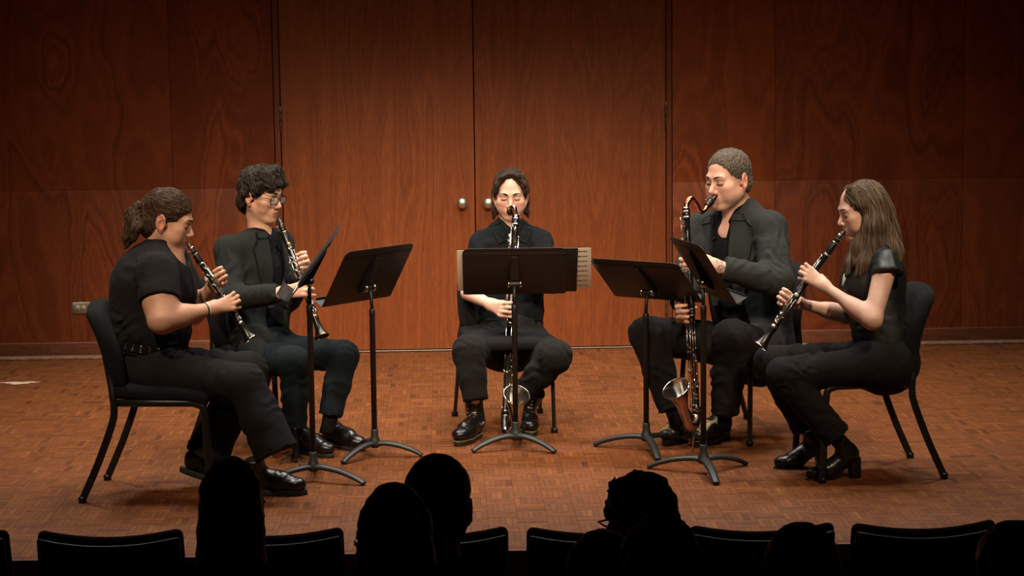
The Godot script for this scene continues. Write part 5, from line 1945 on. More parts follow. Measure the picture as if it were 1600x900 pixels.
func glasses(p: Node3D, T: Transform3D) -> void:
	var g := part("glasses", null, M.ebony, p)
	g.transform = Transform3D(T.basis, T.origin - p.position)
	var list := []
	for x in [-1.0, 1.0]:
		var pts := []
		for q in rounded_rect(0.05, 0.033, 0.011, 4):
			pts.append(Vector3(x * 0.033 + q.x, -0.004 + q.y, 0.104 - 0.12 * absf(x * 0.033 + q.x) * 0.12 - absf(q.x + x * 0.02) * 0.1))
		pts.append(pts[0])
		list.append([tube(pts, 0.0021, 6), Transform3D()])
		list.append([tube([Vector3(x * 0.058, 0.004, 0.097), Vector3(x * 0.078, 0.005, 0.06), Vector3(x * 0.083, 0.008, 0.0), Vector3(x * 0.081, 0.0, -0.02)], 0.0018, 6), Transform3D()])
		var lens := part("lens", plate(rounded_rect(0.047, 0.03, 0.01), 0.0015, 0.0003), M.lens, g, Vector3(x * 0.033, -0.004, 0.101))
		lens.rotation.y = x * 0.1
	list.append([tube(curve([Vector3(-0.009, 0.002, 0.103), Vector3(0, 0.005, 0.107), Vector3(0.009, 0.002, 0.103)], 4), 0.0016, 6), Transform3D()])
	g.mesh = merge(list)

# ---- middle: black shirt, bass clarinet, lace-up boots
func person_middle() -> void:
	var F := Vector3(0.05, 0, 1)
	var J := {"fwd": F, "pelvis": Vector3(0.142, 0.43, 2.528), "waist": Vector3(0.149, 0.602, 2.487), "chest": Vector3(0.153, 0.838, 2.459), "neck": Vector3(0.152, 1.039, 2.456),
		"sh_r": Vector3(0.001, 0.94, 2.462), "sh_l": Vector3(0.309, 0.946, 2.472), "el_r": Vector3(-0.078, 0.694, 2.59), "el_l": Vector3(0.359, 0.728, 2.651),
		"hip_r": Vector3(0.042, 0.412, 2.577), "hip_l": Vector3(0.245, 0.409, 2.584), "knee_r": Vector3(-0.084, 0.446, 2.992), "knee_l": Vector3(0.357, 0.41, 2.981), "ankle_r": Vector3(-0.053, 0.203, 3.052), "ankle_l": Vector3(0.214, 0.231, 2.856)}
	var top := Vector3(0.172, 1.094, 2.712)
	var bot := Vector3(0.099, 0.096, 2.909)
	var ax := (bot - top).normalized()
	P.append({"tip": top, "bell": bot, "front": F})
	var p := person("seated player in the middle with parted dark hair and black shirt, playing a bass clarinet", Vector3(0.047, 0, 3.095))
	var s := 1.05
	var T := head_frame(Vector3(0.155, 1.2, 2.477), Vector3(-0.04, -0.2, 1), s)
	var base := Color(0.68, 0.42, 0.33)
	var tone := skin_tone(T, base, {})
	var body := world_part("body", null, M.skin, p)
	var hd := head_solid(T, s, J.neck + Vector3(0, -0.02, 0), 0.053, {"puff": 0.8, "wide": 1.1})
	hd.cone(J.neck, J.chest.lerp(J.neck, 0.6) + F * 0.035, 0.053, 0.07, 0.04)
	job(body, hd, 0.0038, tone)
	face_hair(p, hd, T, M.brow, 1.25)
	core(body, J, 0.95, tone)
	var side := Vector3(-1, 0, 0.1)
	for q in [["r", side, 0.47, J.el_r], ["l", -side, 0.26, J.el_l]]:
		var f := Solid.new()
		var w := hand_on(f, top + ax * q[2] * top.distance_to(bot), ax, F, q[1], 0.022, q[3], 1.05, 0.006, 0.05)
		limb(f, q[3], w, 0.04, 0.025)
		job(body, f, 0.0038, tone)
	var h := Solid.new()
	var b := T.basis.orthonormalized()
	h.ball(T * Vector3(0, 0.04, -0.016), b, Vector3(0.085, 0.09, 0.1) * s, 0.02)
	h.ball(T * Vector3(0, -0.045, -0.062), b, Vector3(0.07, 0.085, 0.05) * s, 0.03)
	h.ball(T * Vector3(0, -0.03, 0.1), b, Vector3(0.078, 0.128, 0.1) * s, 0.008, 1)
	for x in [-1.0, 1.0]:
		chain(h, [T * Vector3(x * 0.006, 0.122, 0.05), T * Vector3(x * 0.04, 0.108, 0.062), T * Vector3(x * 0.066, 0.07, 0.062), T * Vector3(x * 0.077, 0.03, 0.05), T * Vector3(x * 0.08, 0.0, 0.03)], [0.012 * s, 0.013 * s, 0.0115 * s, 0.01 * s, 0.004 * s], 0.012)
		chain(h, [T * Vector3(x * 0.072, 0.02, -0.03), T * Vector3(x * 0.073, -0.05, -0.035), T * Vector3(x * 0.078, -0.1, -0.025), T * Vector3(x * 0.09, -0.128, -0.02)], [0.022 * s, 0.018 * s, 0.013 * s, 0.004 * s], 0.015)
	h.strands.append([simple_noise(33, 1.0, 2), T * Vector3(0, 0.13, 0.02), 8.0, 0.003])
	h.layers.append([simple_noise(34, 13.0, 2), Basis(), 0.004])
	job(world_part("hair", null, M.hair, p), h, 0.0045, hair_tone(Color(0.03, 0.021, 0.016), T * Vector3(0, 0.13, 0.02), 11.0, 33), {"flow": func(q: Vector3) -> Vector3:
		var u: Vector3 = T.affine_inverse() * q
		return T.basis.x * signf(u.x) * smoothstep(-0.02, 0.1, u.y) + Vector3(0, -0.9, 0), "count": 650, "length": 0.1, "radius": 0.0022, "tone": Color(0.048, 0.034, 0.025), "seed": 33, "wave": 0.15})
	# shirt with short wide sleeves and collar
	var bs := frame_of(J)
	var t := Solid.new()
	trunk(t, J, [0.165, 0.16, 0.168, 0.05], [0.68, 0.68, 0.68])
	for q in ["r", "l"]:
		var a: Vector3 = J["sh_" + q]
		var e: Vector3 = J["el_" + q]
		t.cone(a, a.lerp(e, 0.8), 0.06, 0.07, 0.05, 1.0, Vector3.ZERO, 0, 1)
		fold(t, a.lerp(e, 0.5), e - a + bs.x * 0.1, 0.05, 0.005, 0.12)
	t.cone(J.neck + bs.y * -0.03, J.neck + bs.y * 0.03 - F * 0.012, 0.068, 0.064, 0.01, 1.0, Vector3.ZERO, 0, 1)
	t.cone(J.neck + F * 0.06 + Vector3(0, 0.07, 0), J.neck + F * 0.13 + Vector3(0, -0.065, 0), 0.045, 0.003, 0.004, 1.0, Vector3.ZERO, 1)
	t.layers.append([simple_noise(38, 14.0, 3), Basis(), 0.006])
	fold(t, J.chest + F * 0.1, Vector3(1, 0.4, 0), 0.05, 0.004, 0.16)
	job(world_part("shirt", null, M.shirt_navy, p), t, 0.0085)
	var sh := J.chest as Vector3
	for x in [-1.0, 1.0]:
		world_part("collar", drape(t, sh, bs, [Vector2(x * 0.062, 0.21), Vector2(x * 0.034, 0.165), Vector2(x * 0.014, 0.125)], [Vector2(x * 0.105, 0.19), Vector2(x * 0.098, 0.145), Vector2(x * 0.07, 0.1)], 4, 0.007), M.shirt_navy, p)
	for k in 6:
		button(p, on_front(t, sh, bs, Vector2(0.0, 0.09 - 0.07 * k)), bs.z, 0.0055, M.ebony)
	var l := Solid.new()
	legs(l, J, [0.15, 0.098, 0.08, 0.071, 0.064])
	l.layers.append([simple_noise(42, 7.0, 3), Basis(), 0.005])
	job(world_part("trousers", null, M.black_trouser, p), l, 0.0095)
	var bp := []
	var bc: Vector3 = J.pelvis + bs.y * 0.09
	for k in 41:
		var a := TAU * k / 40
		bp.append(bc + bs.x * cos(a) * 0.175 + bs.z * sin(a) * 0.125)
	var belt := world_part("belt", strap(bp, bs.y, bc, 0.04, 0.004), M.leather, p)
	part("buckle", plate(rounded_rect(0.05, 0.042, 0.006), 0.004), M.silver, belt).transform = Transform3D(bs, bc + bs.z * 0.13)
	shoe(p, "boot", Vector3(-0.028, 0, 2.937), Vector3(-0.42, 0, 0.9), 0.29, J.knee_r)
	shoe(p, "boot", Vector3(0.202, 0, 2.697), Vector3(0.1, 0, 1), 0.29, J.knee_l)

# ---- second from right: big man, charcoal jacket with wide lapels, bass clarinet
func person_big() -> void:
	var F := Vector3(-0.74, 0, 0.67)
	var J := {"fwd": F, "pelvis": Vector3(1.367, 0.449, 3.091), "waist": Vector3(1.334, 0.657, 3.065), "chest": Vector3(1.298, 0.899, 3.045), "neck": Vector3(1.274, 1.142, 3.055),
		"sh_r": Vector3(1.112, 1.048, 2.91), "sh_l": Vector3(1.411, 1.07, 3.22), "el_r": Vector3(1.008, 0.77, 3.04), "el_l": Vector3(1.412, 0.826, 3.41),
		"hip_r": Vector3(1.269, 0.452, 2.987), "hip_l": Vector3(1.405, 0.441, 3.194), "knee_r": Vector3(0.809, 0.537, 3.142), "knee_l": Vector3(1.177, 0.567, 3.504), "ankle_r": Vector3(0.918, 0.176, 3.249), "ankle_l": Vector3(1.156, 0.19, 3.437)}
	var top := Vector3(0.974, 1.174, 3.374)
	var bot := Vector3(1.018, 0.178, 3.414)
	var ax := (bot - top).normalized()
	P.append({"tip": top, "bell": bot, "front": F})
	var p := person("big seated man with short greying hair in a charcoal jacket, playing a bass clarinet", Vector3(1.079, 0, 3.354))
	var s := 1.19
	var T := head_frame(Vector3(1.218, 1.303, 3.105), Vector3(-0.78, -0.13, 0.62), s)
	var base := Color(0.62, 0.37, 0.28)
	var body := world_part("body", null, M.skin, p)
	var side := Vector3(0.67, 0, 0.74)
	var wr := {}
	var hands := []
	for q in [["r", -side, 0.5, J.el_r], ["l", side, 0.245, J.el_l]]:
		var f := Solid.new()
		wr[q[0]] = hand_on(f, top + ax * q[2] * top.distance_to(bot), ax, F, q[1], 0.023, q[3], 1.16, 0.006, 0.05)
		f.cone(q[3].lerp(wr[q[0]], 0.5), wr[q[0]], 0.038, 0.03, 0.03)
		hands.append(f)
	var tone := skin_tone(T, base, {"stubble": 0.18, "ink": [wr.l + (J.el_l - wr.l).normalized() * -0.005, (J.el_l - wr.l).normalized(), 0.085]})
	for f in hands:
		job(body, f, 0.0038, tone)
	var hd := head_solid(T, s, J.neck + Vector3(0, -0.02, 0), 0.075, {"puff": 1.0, "wide": 1.1, "nose": 1.08})
	hd.cone(J.neck, J.chest.lerp(J.neck, 0.55) + F * 0.046, 0.07, 0.085, 0.04)
	job(body, hd, 0.004, tone)
	face_hair(p, hd, T, M.brow, 1.0)
	core(body, J, 1.1, tone)
	var h := Solid.new()
	var b := T.basis.orthonormalized()
	h.ball(T * Vector3(0, 0.043, -0.012), b, Vector3(0.081, 0.088, 0.099) * s, 0.02)
	h.ball(T * Vector3(0, -0.02, -0.05), b, Vector3(0.072, 0.06, 0.055) * s, 0.03)
	h.ball(T * Vector3(0, -0.04, 0.085), b, Vector3(0.094, 0.122, 0.083) * s, 0.006, 1)
	for x in [-1.0, 1.0]:
		h.ball(T * Vector3(x * 0.09, -0.02, -0.01), b, Vector3(0.02, 0.036, 0.024) * s, 0.006, 1)
	h.layers.append([simple_noise(44, 60.0, 2), Basis(), 0.002])
	h.layers.append([simple_noise(45, 25.0, 2), Basis(), 0.002])
	job(world_part("hair", null, M.hair, p), h, 0.0045, hair_tone(Color(0.075, 0.06, 0.048), T * Vector3(0, -0.05, -0.3), 30.0, 44), {"flow": func(q: Vector3) -> Vector3:
		return (q - T * Vector3(0.0, 0.12, -0.08)).normalized(), "count": 1400, "length": 0.022, "radius": 0.0017, "tone": Color(0.11, 0.09, 0.072), "seed": 44, "mess": 0.8})
	var bs := frame_of(J)
	var t := Solid.new()
	trunk(t, J, [0.19, 0.188, 0.2, 0.06], [0.74, 0.74, 0.72])
	t.cone(J.neck + bs.y * -0.04, J.neck + bs.y * 0.05 - F * 0.015, 0.088, 0.08, 0.01, 1.0, Vector3.ZERO, 0, 1)
	t.cone(J.neck + F * 0.07 + Vector3(0, 0.08, 0), J.neck + F * 0.16 + Vector3(0, -0.115, 0), 0.06, 0.003, 0.004, 1.0, Vector3.ZERO, 1)
	t.layers.append([simple_noise(48, 9.0, 3), Basis(), 0.004])
	fold(t, J.waist + F * 0.12, Vector3(0.2, 1, 0), 0.05, 0.005, 0.16)
	job(world_part("shirt", null, M.shirt_black, p), t, 0.0085)
	var sh := J.chest as Vector3
	for x in [-1.0, 1.0]:
		world_part("collar", drape(t, sh, bs, [Vector2(x * 0.075, 0.25), Vector2(x * 0.05, 0.19), Vector2(x * 0.035, 0.13)], [Vector2(x * 0.115, 0.225), Vector2(x * 0.11, 0.165), Vector2(x * 0.085, 0.105)], 4, 0.008), M.shirt_black, p)
	for k in 5:
		button(p, on_front(t, sh, bs, Vector2(0.01, 0.07 - 0.09 * k)), bs.z, 0.0065, M.ebony)
	var jk := Solid.new()
	trunk(jk, J, [0.21, 0.208, 0.215, 0.07], [0.76, 0.76, 0.75])
	for q in ["r", "l"]:
		jacket_sleeve(jk, J["sh_" + q], J["el_" + q], J["el_" + q].lerp(wr[q], 0.86), [0.08, 0.078, 0.058])
	jk.cone(J.pelvis + bs.y * 0.03, J.hip_l.lerp(J.knee_l, 0.3) + Vector3(0.02, -0.02, 0), 0.2, 0.15, 0.04, 0.75, F)
	jk.cone(J.chest + bs.y * 0.27 + bs.z * 0.09, J.waist + bs.y * 0.0 + bs.z * 0.18, 0.064, 0.09, 0.006, 1.0, Vector3.ZERO, 1)
	jk.cone(J.waist + bs.z * 0.18, J.pelvis + bs.y * -0.1 + bs.z * 0.2, 0.1, 0.15, 0.01, 1.0, Vector3.ZERO, 1)
	jk.ball(J.neck + bs.z * 0.045 + bs.y * 0.07, bs, Vector3(0.085, 0.1, 0.11), 0.006, 1)
	jk.block(J.pelvis + Vector3(0, -0.3, 0), Basis(), Vector3(0.5, 0.18, 0.5), 0.002, 0.004, 1)
	jk.layers.append([simple_noise(52, 6.0, 3), Basis.from_scale(Vector3(1, 0.6, 1)), 0.006])
	fold(jk, J.waist + bs.x * 0.14, Vector3(-0.4, 1, 0), 0.07, 0.006, 0.18)
	job(world_part("jacket", null, M.suit_charcoal, p), jk, 0.0095)
	var shell := Solid.new()
	trunk(shell, J, [0.21, 0.208, 0.215, 0.07], [0.76, 0.76, 0.75])
	for x in [-1.0, 1.0]:
		world_part("lapel", drape(shell, sh, bs, [Vector2(x * 0.068, 0.215), Vector2(x * 0.064, 0.13), Vector2(x * 0.06, 0.02), Vector2(x * 0.058, -0.1), Vector2(x * 0.054, -0.2)], [Vector2(x * 0.14, 0.2), Vector2(x * 0.178, 0.165), Vector2(x * 0.16, 0.03), Vector2(x * 0.125, -0.1), Vector2(x * 0.094, -0.21)], 4, 0.008, 18), M.suit_charcoal, p)
		world_part("collar", drape(shell, sh, bs, [Vector2(x * 0.078, 0.245), Vector2(x * 0.07, 0.21)], [Vector2(x * 0.13, 0.235), Vector2(x * 0.14, 0.203)], 3, 0.013, 6), M.suit_charcoal, p)
	for k in 3:
		button(p, J.el_l.lerp(wr.l, 0.78) + (J.el_l - wr.l).normalized() * 0.02 * k + Vector3(0.01, -0.052, 0.03), Vector3(0.2, -0.6, 0.7), 0.007, M.ebony)
	var l := Solid.new()
	legs(l, J, [0.17, 0.115, 0.09, 0.078, 0.068])
	l.layers.append([simple_noise(53, 7.0, 3), Basis(), 0.005])
	job(world_part("trousers", null, M.black_trouser, p), l, 0.0095)
	socks(p, J, 0.036)
	shoe(p, "sneaker", Vector3(1.223, 0, 3.106), Vector3(-0.68, 0, 0.73), 0.31, J.knee_l, "black sneaker with gold panels and a curved gold stripe")
	shoe(p, "sneaker", Vector3(1.027, 0, 3.037), Vector3(-0.5, 0, 0.86), 0.3, J.knee_r, "black sneaker with gold panels")

# ---- far right: long straight hair, black satin blouse, heeled boots
func person_longhair() -> void:
	var F := Vector3(-0.97, 0, 0.2)
	var J := {"fwd": F, "pelvis": Vector3(1.809, 0.528, 4.023), "waist": Vector3(1.782, 0.697, 4.002), "chest": Vector3(1.762, 0.898, 3.978), "neck": Vector3(1.751, 1.058, 3.968),
		"sh_l": Vector3(1.779, 0.986, 4.149), "sh_r": Vector3(1.736, 0.98, 3.806), "el_l": Vector3(1.69, 0.75, 4.275), "el_r": Vector3(1.675, 0.707, 3.776),
		"hip_l": Vector3(1.754, 0.517, 4.114), "hip_r": Vector3(1.776, 0.518, 3.933), "knee_l": Vector3(1.319, 0.494, 4.142), "knee_r": Vector3(1.296, 0.513, 3.927), "ankle_l": Vector3(1.556, 0.202, 4.155), "ankle_r": Vector3(1.468, 0.207, 3.939)}
	var tip := Vector3(1.633, 1.133, 3.965)
	var bell := Vector3(1.231, 0.605, 4.035)
	var ax := (bell - tip).normalized()
	var front := F + Vector3.UP * 0.6
	P.append({"tip": tip, "bell": bell, "front": front})
	var p := person("seated player with long straight brown hair and black satin blouse, playing a clarinet", Vector3(1.545, -0, 4.131))
	var s := 1.07
	var T := head_frame(Vector3(1.709, 1.209, 3.949), Vector3(-0.98, -0.2, 0.12), s)
	var base := Color(0.64, 0.4, 0.31)
	var tone := skin_tone(T, base, {})
	var body := world_part("body", null, M.skin, p)
	var hd := head_solid(T, s, J.neck + Vector3(0, -0.02, 0), 0.05, {"puff": 1.0, "nose": 0.95, "wide": 1.05})
	hd.cone(J.neck, J.chest.lerp(J.neck, 0.45) + F * 0.05, 0.05, 0.085, 0.04)
	hd.cone(J.sh_l, J.neck - Vector3(0, 0.03, 0), 0.045, 0.04, 0.03)
	job(body, hd, 0.0038, tone)
	face_hair(p, hd, T, M.brow, 0.9)
	core(body, J, 0.9, tone)
	var side := Vector3(0.2, 0, 0.97)
	for q in [["l", side, 0.42, J.el_l], ["r", -side, 0.64, J.el_r]]:
		var f := Solid.new()
		var w := hand_on(f, tip + ax * q[2] * tip.distance_to(bell), ax, front, q[1], 0.014, q[3], 0.98, 0.012, 0.044)
		limb(f, q[3], w, 0.039, 0.022)
		f.ball(q[3].lerp(w, 0.28), frame(w - q[3], F), Vector3(0.037, 0.075, 0.038), 0.03)
		limb(f, J["sh_" + q[0]], q[3], 0.052, 0.04)
		job(body, f, 0.0042, tone)
	world_part("camisole", tube([Vector3(1.628, 0.952, 4.027), Vector3(1.614, 0.919, 4.041), Vector3(1.601, 0.879, 4.05)], [0.004, 0.009, 0.004], 8, 0.5, Vector3.BACK), M.pale_silk, p)
	# long straight hair
	var h := Solid.new()
	var b := T.basis.orthonormalized()
	h.ball(T * Vector3(0, 0.04, -0.016), b, Vector3(0.084, 0.09, 0.1) * s, 0.02)
	h.ball(T * Vector3(0, -0.05, 0.098), b, Vector3(0.1, 0.12, 0.09) * s, 0.008, 1)
	for x in [-1.0, 1.0]:
		h.cone(T * Vector3(x * 0.03, 0.1, 0.035), T * Vector3(x * 0.074, 0.035, 0.025), 0.02 * s, 0.016 * s, 0.02)
	chain(h, [Vector3(1.741, 1.246, 4.006), Vector3(1.747, 1.149, 4.038), Vector3(1.745, 1.054, 4.049), Vector3(1.699, 0.98, 4.077), Vector3(1.662, 0.935, 4.091)], [0.05, 0.05, 0.046, 0.036, 0.016], 0.03)
	chain(h, [Vector3(1.794, 1.206, 3.952), Vector3(1.816, 1.104, 3.965), Vector3(1.825, 1.02, 4.006), Vector3(1.848, 0.935, 4.037)], [0.065, 0.06, 0.055, 0.02], 0.03)
	chain(h, [Vector3(1.726, 1.169, 4.025), Vector3(1.674, 1.053, 4.027), Vector3(1.641, 0.982, 4.034), Vector3(1.621, 0.934, 4.049)], [0.03, 0.03, 0.024, 0.008], 0.02)
	chain(h, [Vector3(1.735, 1.171, 3.874), Vector3(1.72, 1.038, 3.879), Vector3(1.67, 0.953, 3.908)], [0.03, 0.03, 0.015], 0.02)
	h.strands.append([simple_noise(63, 1.0, 2), T * Vector3(0, 0.24, 0.0), 11.0, 0.003])
	h.layers.append([simple_noise(64, 8.0, 2), Basis.from_scale(Vector3(1, 0.3, 1)), 0.006])
	job(world_part("hair", null, M.hair, p), h, 0.005, hair_tone(Color(0.065, 0.043, 0.03), T * Vector3(0, 0.24, 0.0), 18.0, 63), {"flow": func(q: Vector3) -> Vector3:
		var u: Vector3 = T.affine_inverse() * q
		return T.basis.x * signf(u.x) * smoothstep(0.03, 0.1, u.y) - T.basis.z * 0.5 * smoothstep(-0.02, 0.08, u.y) + Vector3(0.0, -0.8, 0), "count": 1000, "length": 0.15, "radius": 0.0024, "tone": Color(0.12, 0.086, 0.062), "seed": 63, "wave": 0.06, "mess": 0.15})
	# blouse with flutter sleeves
	var bs := frame_of(J)
	var t := Solid.new()
	trunk(t, J, [0.15, 0.135, 0.15, 0.05], [0.86, 0.84, 0.82])
	t.ball(J.chest + F * 0.075 + Vector3(0, -0.02, 0), frame(Vector3.UP, F), Vector3(0.13, 0.075, 0.075), 0.05)
	t.ball(J.neck + F * 0.085 + Vector3(0, -0.01, 0), frame(Vector3.UP, F), Vector3(0.07, 0.11, 0.1), 0.008, 1)
	t.block(J.pelvis + Vector3(0, -0.19, 0), Basis(), Vector3(0.5, 0.17, 0.5), 0.002, 0.004, 1)
	for q in ["l", "r"]:
		var a: Vector3 = J["sh_" + q]
		var e: Vector3 = J["el_" + q]
		t.cone(a + Vector3(0, 0.02, 0), a.lerp(e, 0.2) - F * 0.012 + bs.x * (0.012 if q == "l" else -0.012), 0.048, 0.072, 0.015, 1.0, Vector3.ZERO, 0, 1)
		fold(t, a.lerp(e, 0.2), F, 0.035, 0.006, 0.1)
	fold(t, J.waist + bs.x * 0.1, Vector3(0.3, 1, 0.0), 0.035, 0.007, 0.12)
	fold(t, J.waist + bs.y * -0.04, Vector3(-0.3, 1, 0.0), 0.045, 0.006, 0.16)
	t.layers.append([simple_noise(68, 9.0, 3), Basis.from_scale(Vector3(1, 0.7, 1)), 0.005])
	job(world_part("blouse", null, M.satin, p), t, 0.0085)
	var l := Solid.new()
	legs(l, J, [0.14, 0.094, 0.074, 0.066, 0.074])
	l.layers.append([simple_noise(69, 7.0, 3), Basis(), 0.004])
	job(world_part("trousers", null, M.black_trouser, p), l, 0.0095)
	shoe(p, "ankle_boot", Vector3(1.679, 0, 4.088), Vector3(-0.98, 0, 0.12), 0.25, J.knee_l)
	shoe(p, "ankle_boot", Vector3(1.575, 0, 3.825), Vector3(-0.98, 0, 0.12), 0.25, J.knee_r)

# ---------------------------------------------------------------- the front seats and the audience
func make_seat() -> Node3D:
	var o := thing("theatre_seat", "", "seat", Vector3.ZERO, "front row of theatre seats")
	var bend := func(p: Vector3) -> Vector3:
		var t := (p.y + 0.26) / 0.52
		return Vector3(p.x * (1.0 - 0.03 * t), p.y + 0.62 + 0.022 * pow(absf(p.x) / 0.25, 2.0) * smoothstep(0.6, 1.0, t), p.z + 0.12 * t - 0.5 * p.x * p.x)
	part("back_shell", soft_box(Vector3(0.5, 0.5, 0.022), 0.011, 8, bend), M.seat_shell, o, Vector3(0, -0.012, 0.02))
	part("back_cushion", soft_box(Vector3(0.51, 0.52, 0.06), 0.03, 8, bend, 3), M.seat_cloth, o, Vector3(0, 0, -0.018))
	part("seat_cushion", soft_box(Vector3(0.49, 0.09, 0.42), 0.035, 4, null, 3), M.seat_cloth, o, Vector3(0, 0.42, -0.25))
	for s in [-1.0, 1.0]:
		part("armrest", soft_box(Vector3(0.026, 0.03, 0.3), 0.012, 2), M.seat_shell, o, Vector3(s * 0.2565, 0.6, -0.13))
		part("side_panel", soft_box(Vector3(0.02, 0.6, 0.26), 0.009, 2), M.seat_shell, o, Vector3(s * 0.2565, 0.3, -0.1))
	return o

func make_seats() -> void:
	var proto := make_seat()
	var xs := [-102, 171, 422, 680, 938, 1192, 1446, 1700]
	var rise := [852, 847, 838, 837, 836, 833, 825, 822]
	var labels := ["dark theatre seat cut off by the left edge of the picture", "dark theatre seat whole and empty near the left edge", "dark theatre seat behind the long-haired listener at left", "dark theatre seat just right of the short-haired listener with the ear showing", "dark theatre seat in front of the tousled listener", "dark theatre seat behind the round-headed listener right of the middle", "dark theatre seat whole and empty near the right edge", "dark theatre seat beyond the right edge listener"]
	var row := [Vector3(-1.945, 0.308, 6.251), Vector3(-1.348, 0.315, 6.29), Vector3(-0.802, 0.319, 6.318), Vector3(-0.243, 0.326, 6.356), Vector3(0.314, 0.324, 6.375), Vector3(0.863, 0.326, 6.394), Vector3(1.414, 0.33, 6.402), Vector3(1.97, 0.328, 6.401)]
	for i in 8:
		var o := proto
		if i > 0:
			o = proto.duplicate()
			o.name = numbered("theatre_seat")
			add_child(o)
		o.set_meta("label", labels[i])
		var p: Vector3 = row[i]
		o.position = Vector3(p.x, -0.55, p.z - 0.1)
		o.rotation.y = [-0.04, -0.03, -0.02, 0.0, 0.0, 0.02, 0.03, 0.04][i]

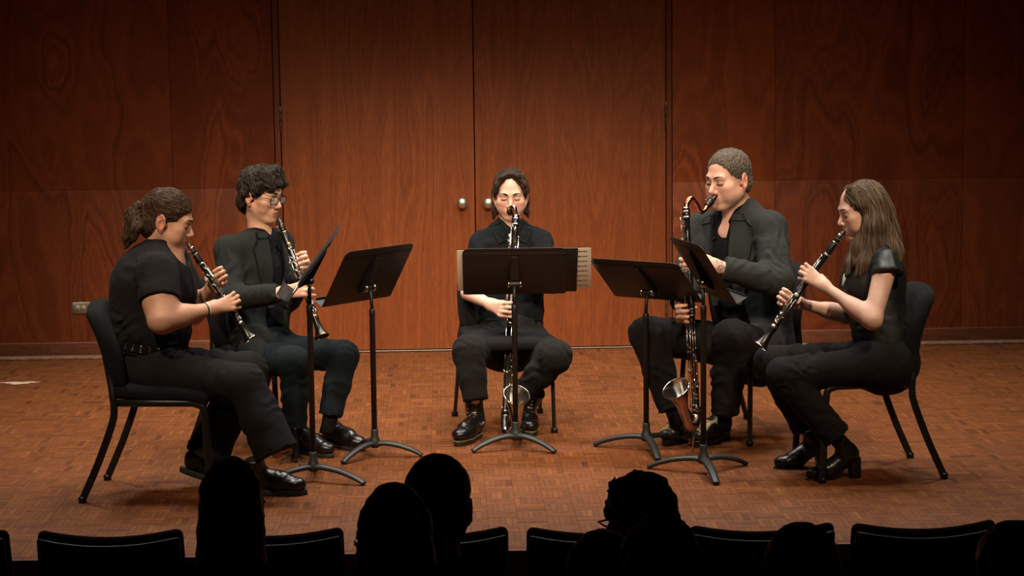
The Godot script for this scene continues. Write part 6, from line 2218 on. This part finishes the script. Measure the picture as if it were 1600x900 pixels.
func listener(label: String, top: Vector3, style: String, s: float, floor_y: float, look := Vector3(0, -0.05, -1), wide := 1.0) -> void:
	var head := top + Vector3(0, -0.135 * s, 0)
	var base := Vector3(head.x, floor_y, head.z)
	var p := thing("person", label, "person", base)
	var T := head_frame(head, look, s)
	var b := T.basis.orthonormalized()
	var tone := skin_tone(T, Color(0.42, 0.25, 0.18), {})
	var neck := head + Vector3(0, -0.17 * s, 0.03)
	var body := world_part("body", null, M.skin, p)
	var hd := head_solid(T, s, neck, 0.058, {})
	hd.cone(neck, neck + Vector3(0, -0.3, 0.02), 0.06, 0.1, 0.05)
	job(body, hd, 0.009, tone)
	var h := Solid.new()
	h.ball(T * Vector3(0, 0.042, -0.014), b, Vector3(0.084 * wide, 0.092, 0.102) * s, 0.02)
	h.ball(T * Vector3(0, -0.03, -0.055), b, Vector3(0.074 * wide, 0.07, 0.056) * s, 0.03)
	h.ball(T * Vector3(0, -0.05, 0.095), b, Vector3(0.1, 0.12, 0.085) * s, 0.008, 1)
	if style == "long":
		for x in [-1.0, 1.0]:
			chain(h, [T * Vector3(x * 0.035, 0.04, -0.03), T * Vector3(x * 0.045 * wide, -0.06, -0.04), T * Vector3(x * 0.06 * wide, -0.2, -0.05), T * Vector3(x * 0.075 * wide, -0.33, -0.06)], [0.045 * s, 0.045 * s, 0.05 * s, 0.03 * s], 0.03)
		chain(h, [T * Vector3(0, 0.0, -0.06), T * Vector3(0, -0.15, -0.075), T * Vector3(0, -0.34, -0.07)], [0.06 * s, 0.07 * s, 0.04 * s], 0.04)
	elif style == "tousled":
		h.ball(T * Vector3(0.0, 0.09, 0.0), b, Vector3(0.075, 0.05, 0.085) * s, 0.02)
		h.layers.append([simple_noise(71, 16.0, 2), Basis(), 0.014])
	elif style == "bun":
		h.ball(T * Vector3(0.03, 0.05, -0.12), b, Vector3(0.045, 0.045, 0.04) * s, 0.02)
		h.layers.append([simple_noise(72, 24.0, 2), Basis(), 0.012])
	h.layers.append([simple_noise(73, 30.0, 2), Basis(), 0.004])
	job(world_part("hair", null, M.hair, p), h, 0.008, hair_tone(Color(0.03, 0.02, 0.015), T * Vector3(0, 0.2, 0), 12.0, 74))
	if style == "tousled":
		var g := world_part("glasses", merge([[tube([T * Vector3(-0.083, 0.004, -0.02), T * Vector3(-0.084, 0.006, 0.04), T * Vector3(-0.072, 0.004, 0.095), T * Vector3(-0.03, 0.006, 0.105), T * Vector3(0.03, 0.006, 0.105), T * Vector3(0.072, 0.004, 0.095), T * Vector3(0.084, 0.006, 0.04), T * Vector3(0.083, 0.004, -0.02)], 0.003, 6), Transform3D()]]), M.ebony, p)
	var t := Solid.new()
	var sh := neck + Vector3(0, -0.035, 0.02)
	t.cone(sh + Vector3(-0.17 * s, -0.03, 0), sh + Vector3(0.17 * s, -0.03, 0), 0.065, 0.065, 0.05)
	t.cone(sh + Vector3(0, -0.1, 0), sh + Vector3(0, -0.42, 0.02), 0.185, 0.17, 0.06, 0.68, Vector3.BACK)
	t.cone(sh, neck + Vector3(0, 0.01, 0), 0.09, 0.065, 0.05)
	for x in [-1.0, 1.0]:
		t.cone(sh + Vector3(x * 0.19 * s, -0.04, 0), sh + Vector3(x * 0.23 * s, -0.33, -0.02), 0.062, 0.05, 0.04)
		t.cone(sh + Vector3(x * 0.23 * s, -0.33, -0.02), sh + Vector3(x * 0.1 * s, -0.36, -0.24), 0.05, 0.035, 0.03)
		t.cone(sh + Vector3(x * 0.09, -0.47, 0.0), sh + Vector3(x * 0.11, -0.43, -0.4), 0.1, 0.07, 0.05)
		t.cone(sh + Vector3(x * 0.11, -0.43, -0.4), Vector3(base.x + x * 0.11, floor_y + 0.07, base.z - 0.38), 0.07, 0.05, 0.04)
	t.layers.append([simple_noise(75, 8.0, 2), Basis(), 0.006])
	job(world_part("clothing", null, M.dark_cloth, p), t, 0.018)

func make_audience() -> void:
	listener("dark long-haired listener at left, seen from behind, in front of the ponytailed player", Vector3(-0.798, 0.846, 7.485), "long", 1.04, -0.5, Vector3(0, -0.05, -1), 0.86)
	listener("dark long-haired listener seen from behind, left of the short-haired one", Vector3(-0.329, 0.92, 8.197), "long", 1.08, -0.38, Vector3(-0.1, -0.05, -1), 0.88)
	listener("short-haired listener with one ear showing, seen from behind below the slanting stand", Vector3(-0.224, 0.826, 7.406), "short", 1.12, -0.5, Vector3(0.25, -0.05, -1))
	listener("tousled listener with glasses, seen from behind right of the middle", Vector3(0.336, 0.781, 7.531), "tousled", 1.1, -0.5, Vector3(-0.4, -0.05, -1), 1.05)
	listener("low round-headed listener in front of the tousled one", Vector3(0.173, 0.801, 8.228), "long", 0.98, -0.48, Vector3(0, -0.05, -1))
	listener("listener with messy hair, nearest, just below and right of the tousled one", Vector3(0.239, 1.005, 8.962), "bun", 1.0, -0.38, Vector3(0.1, -0.05, -1))
	listener("round-headed listener right of the middle, below the man's stand", Vector3(0.665, 0.801, 8.195), "long", 1.05, -0.48, Vector3(0, -0.05, -1))
	listener("listener cut off by the right edge of the picture", Vector3(1.156, 0.822, 8.309), "long", 1.05, -0.48, Vector3(0, -0.05, -1))
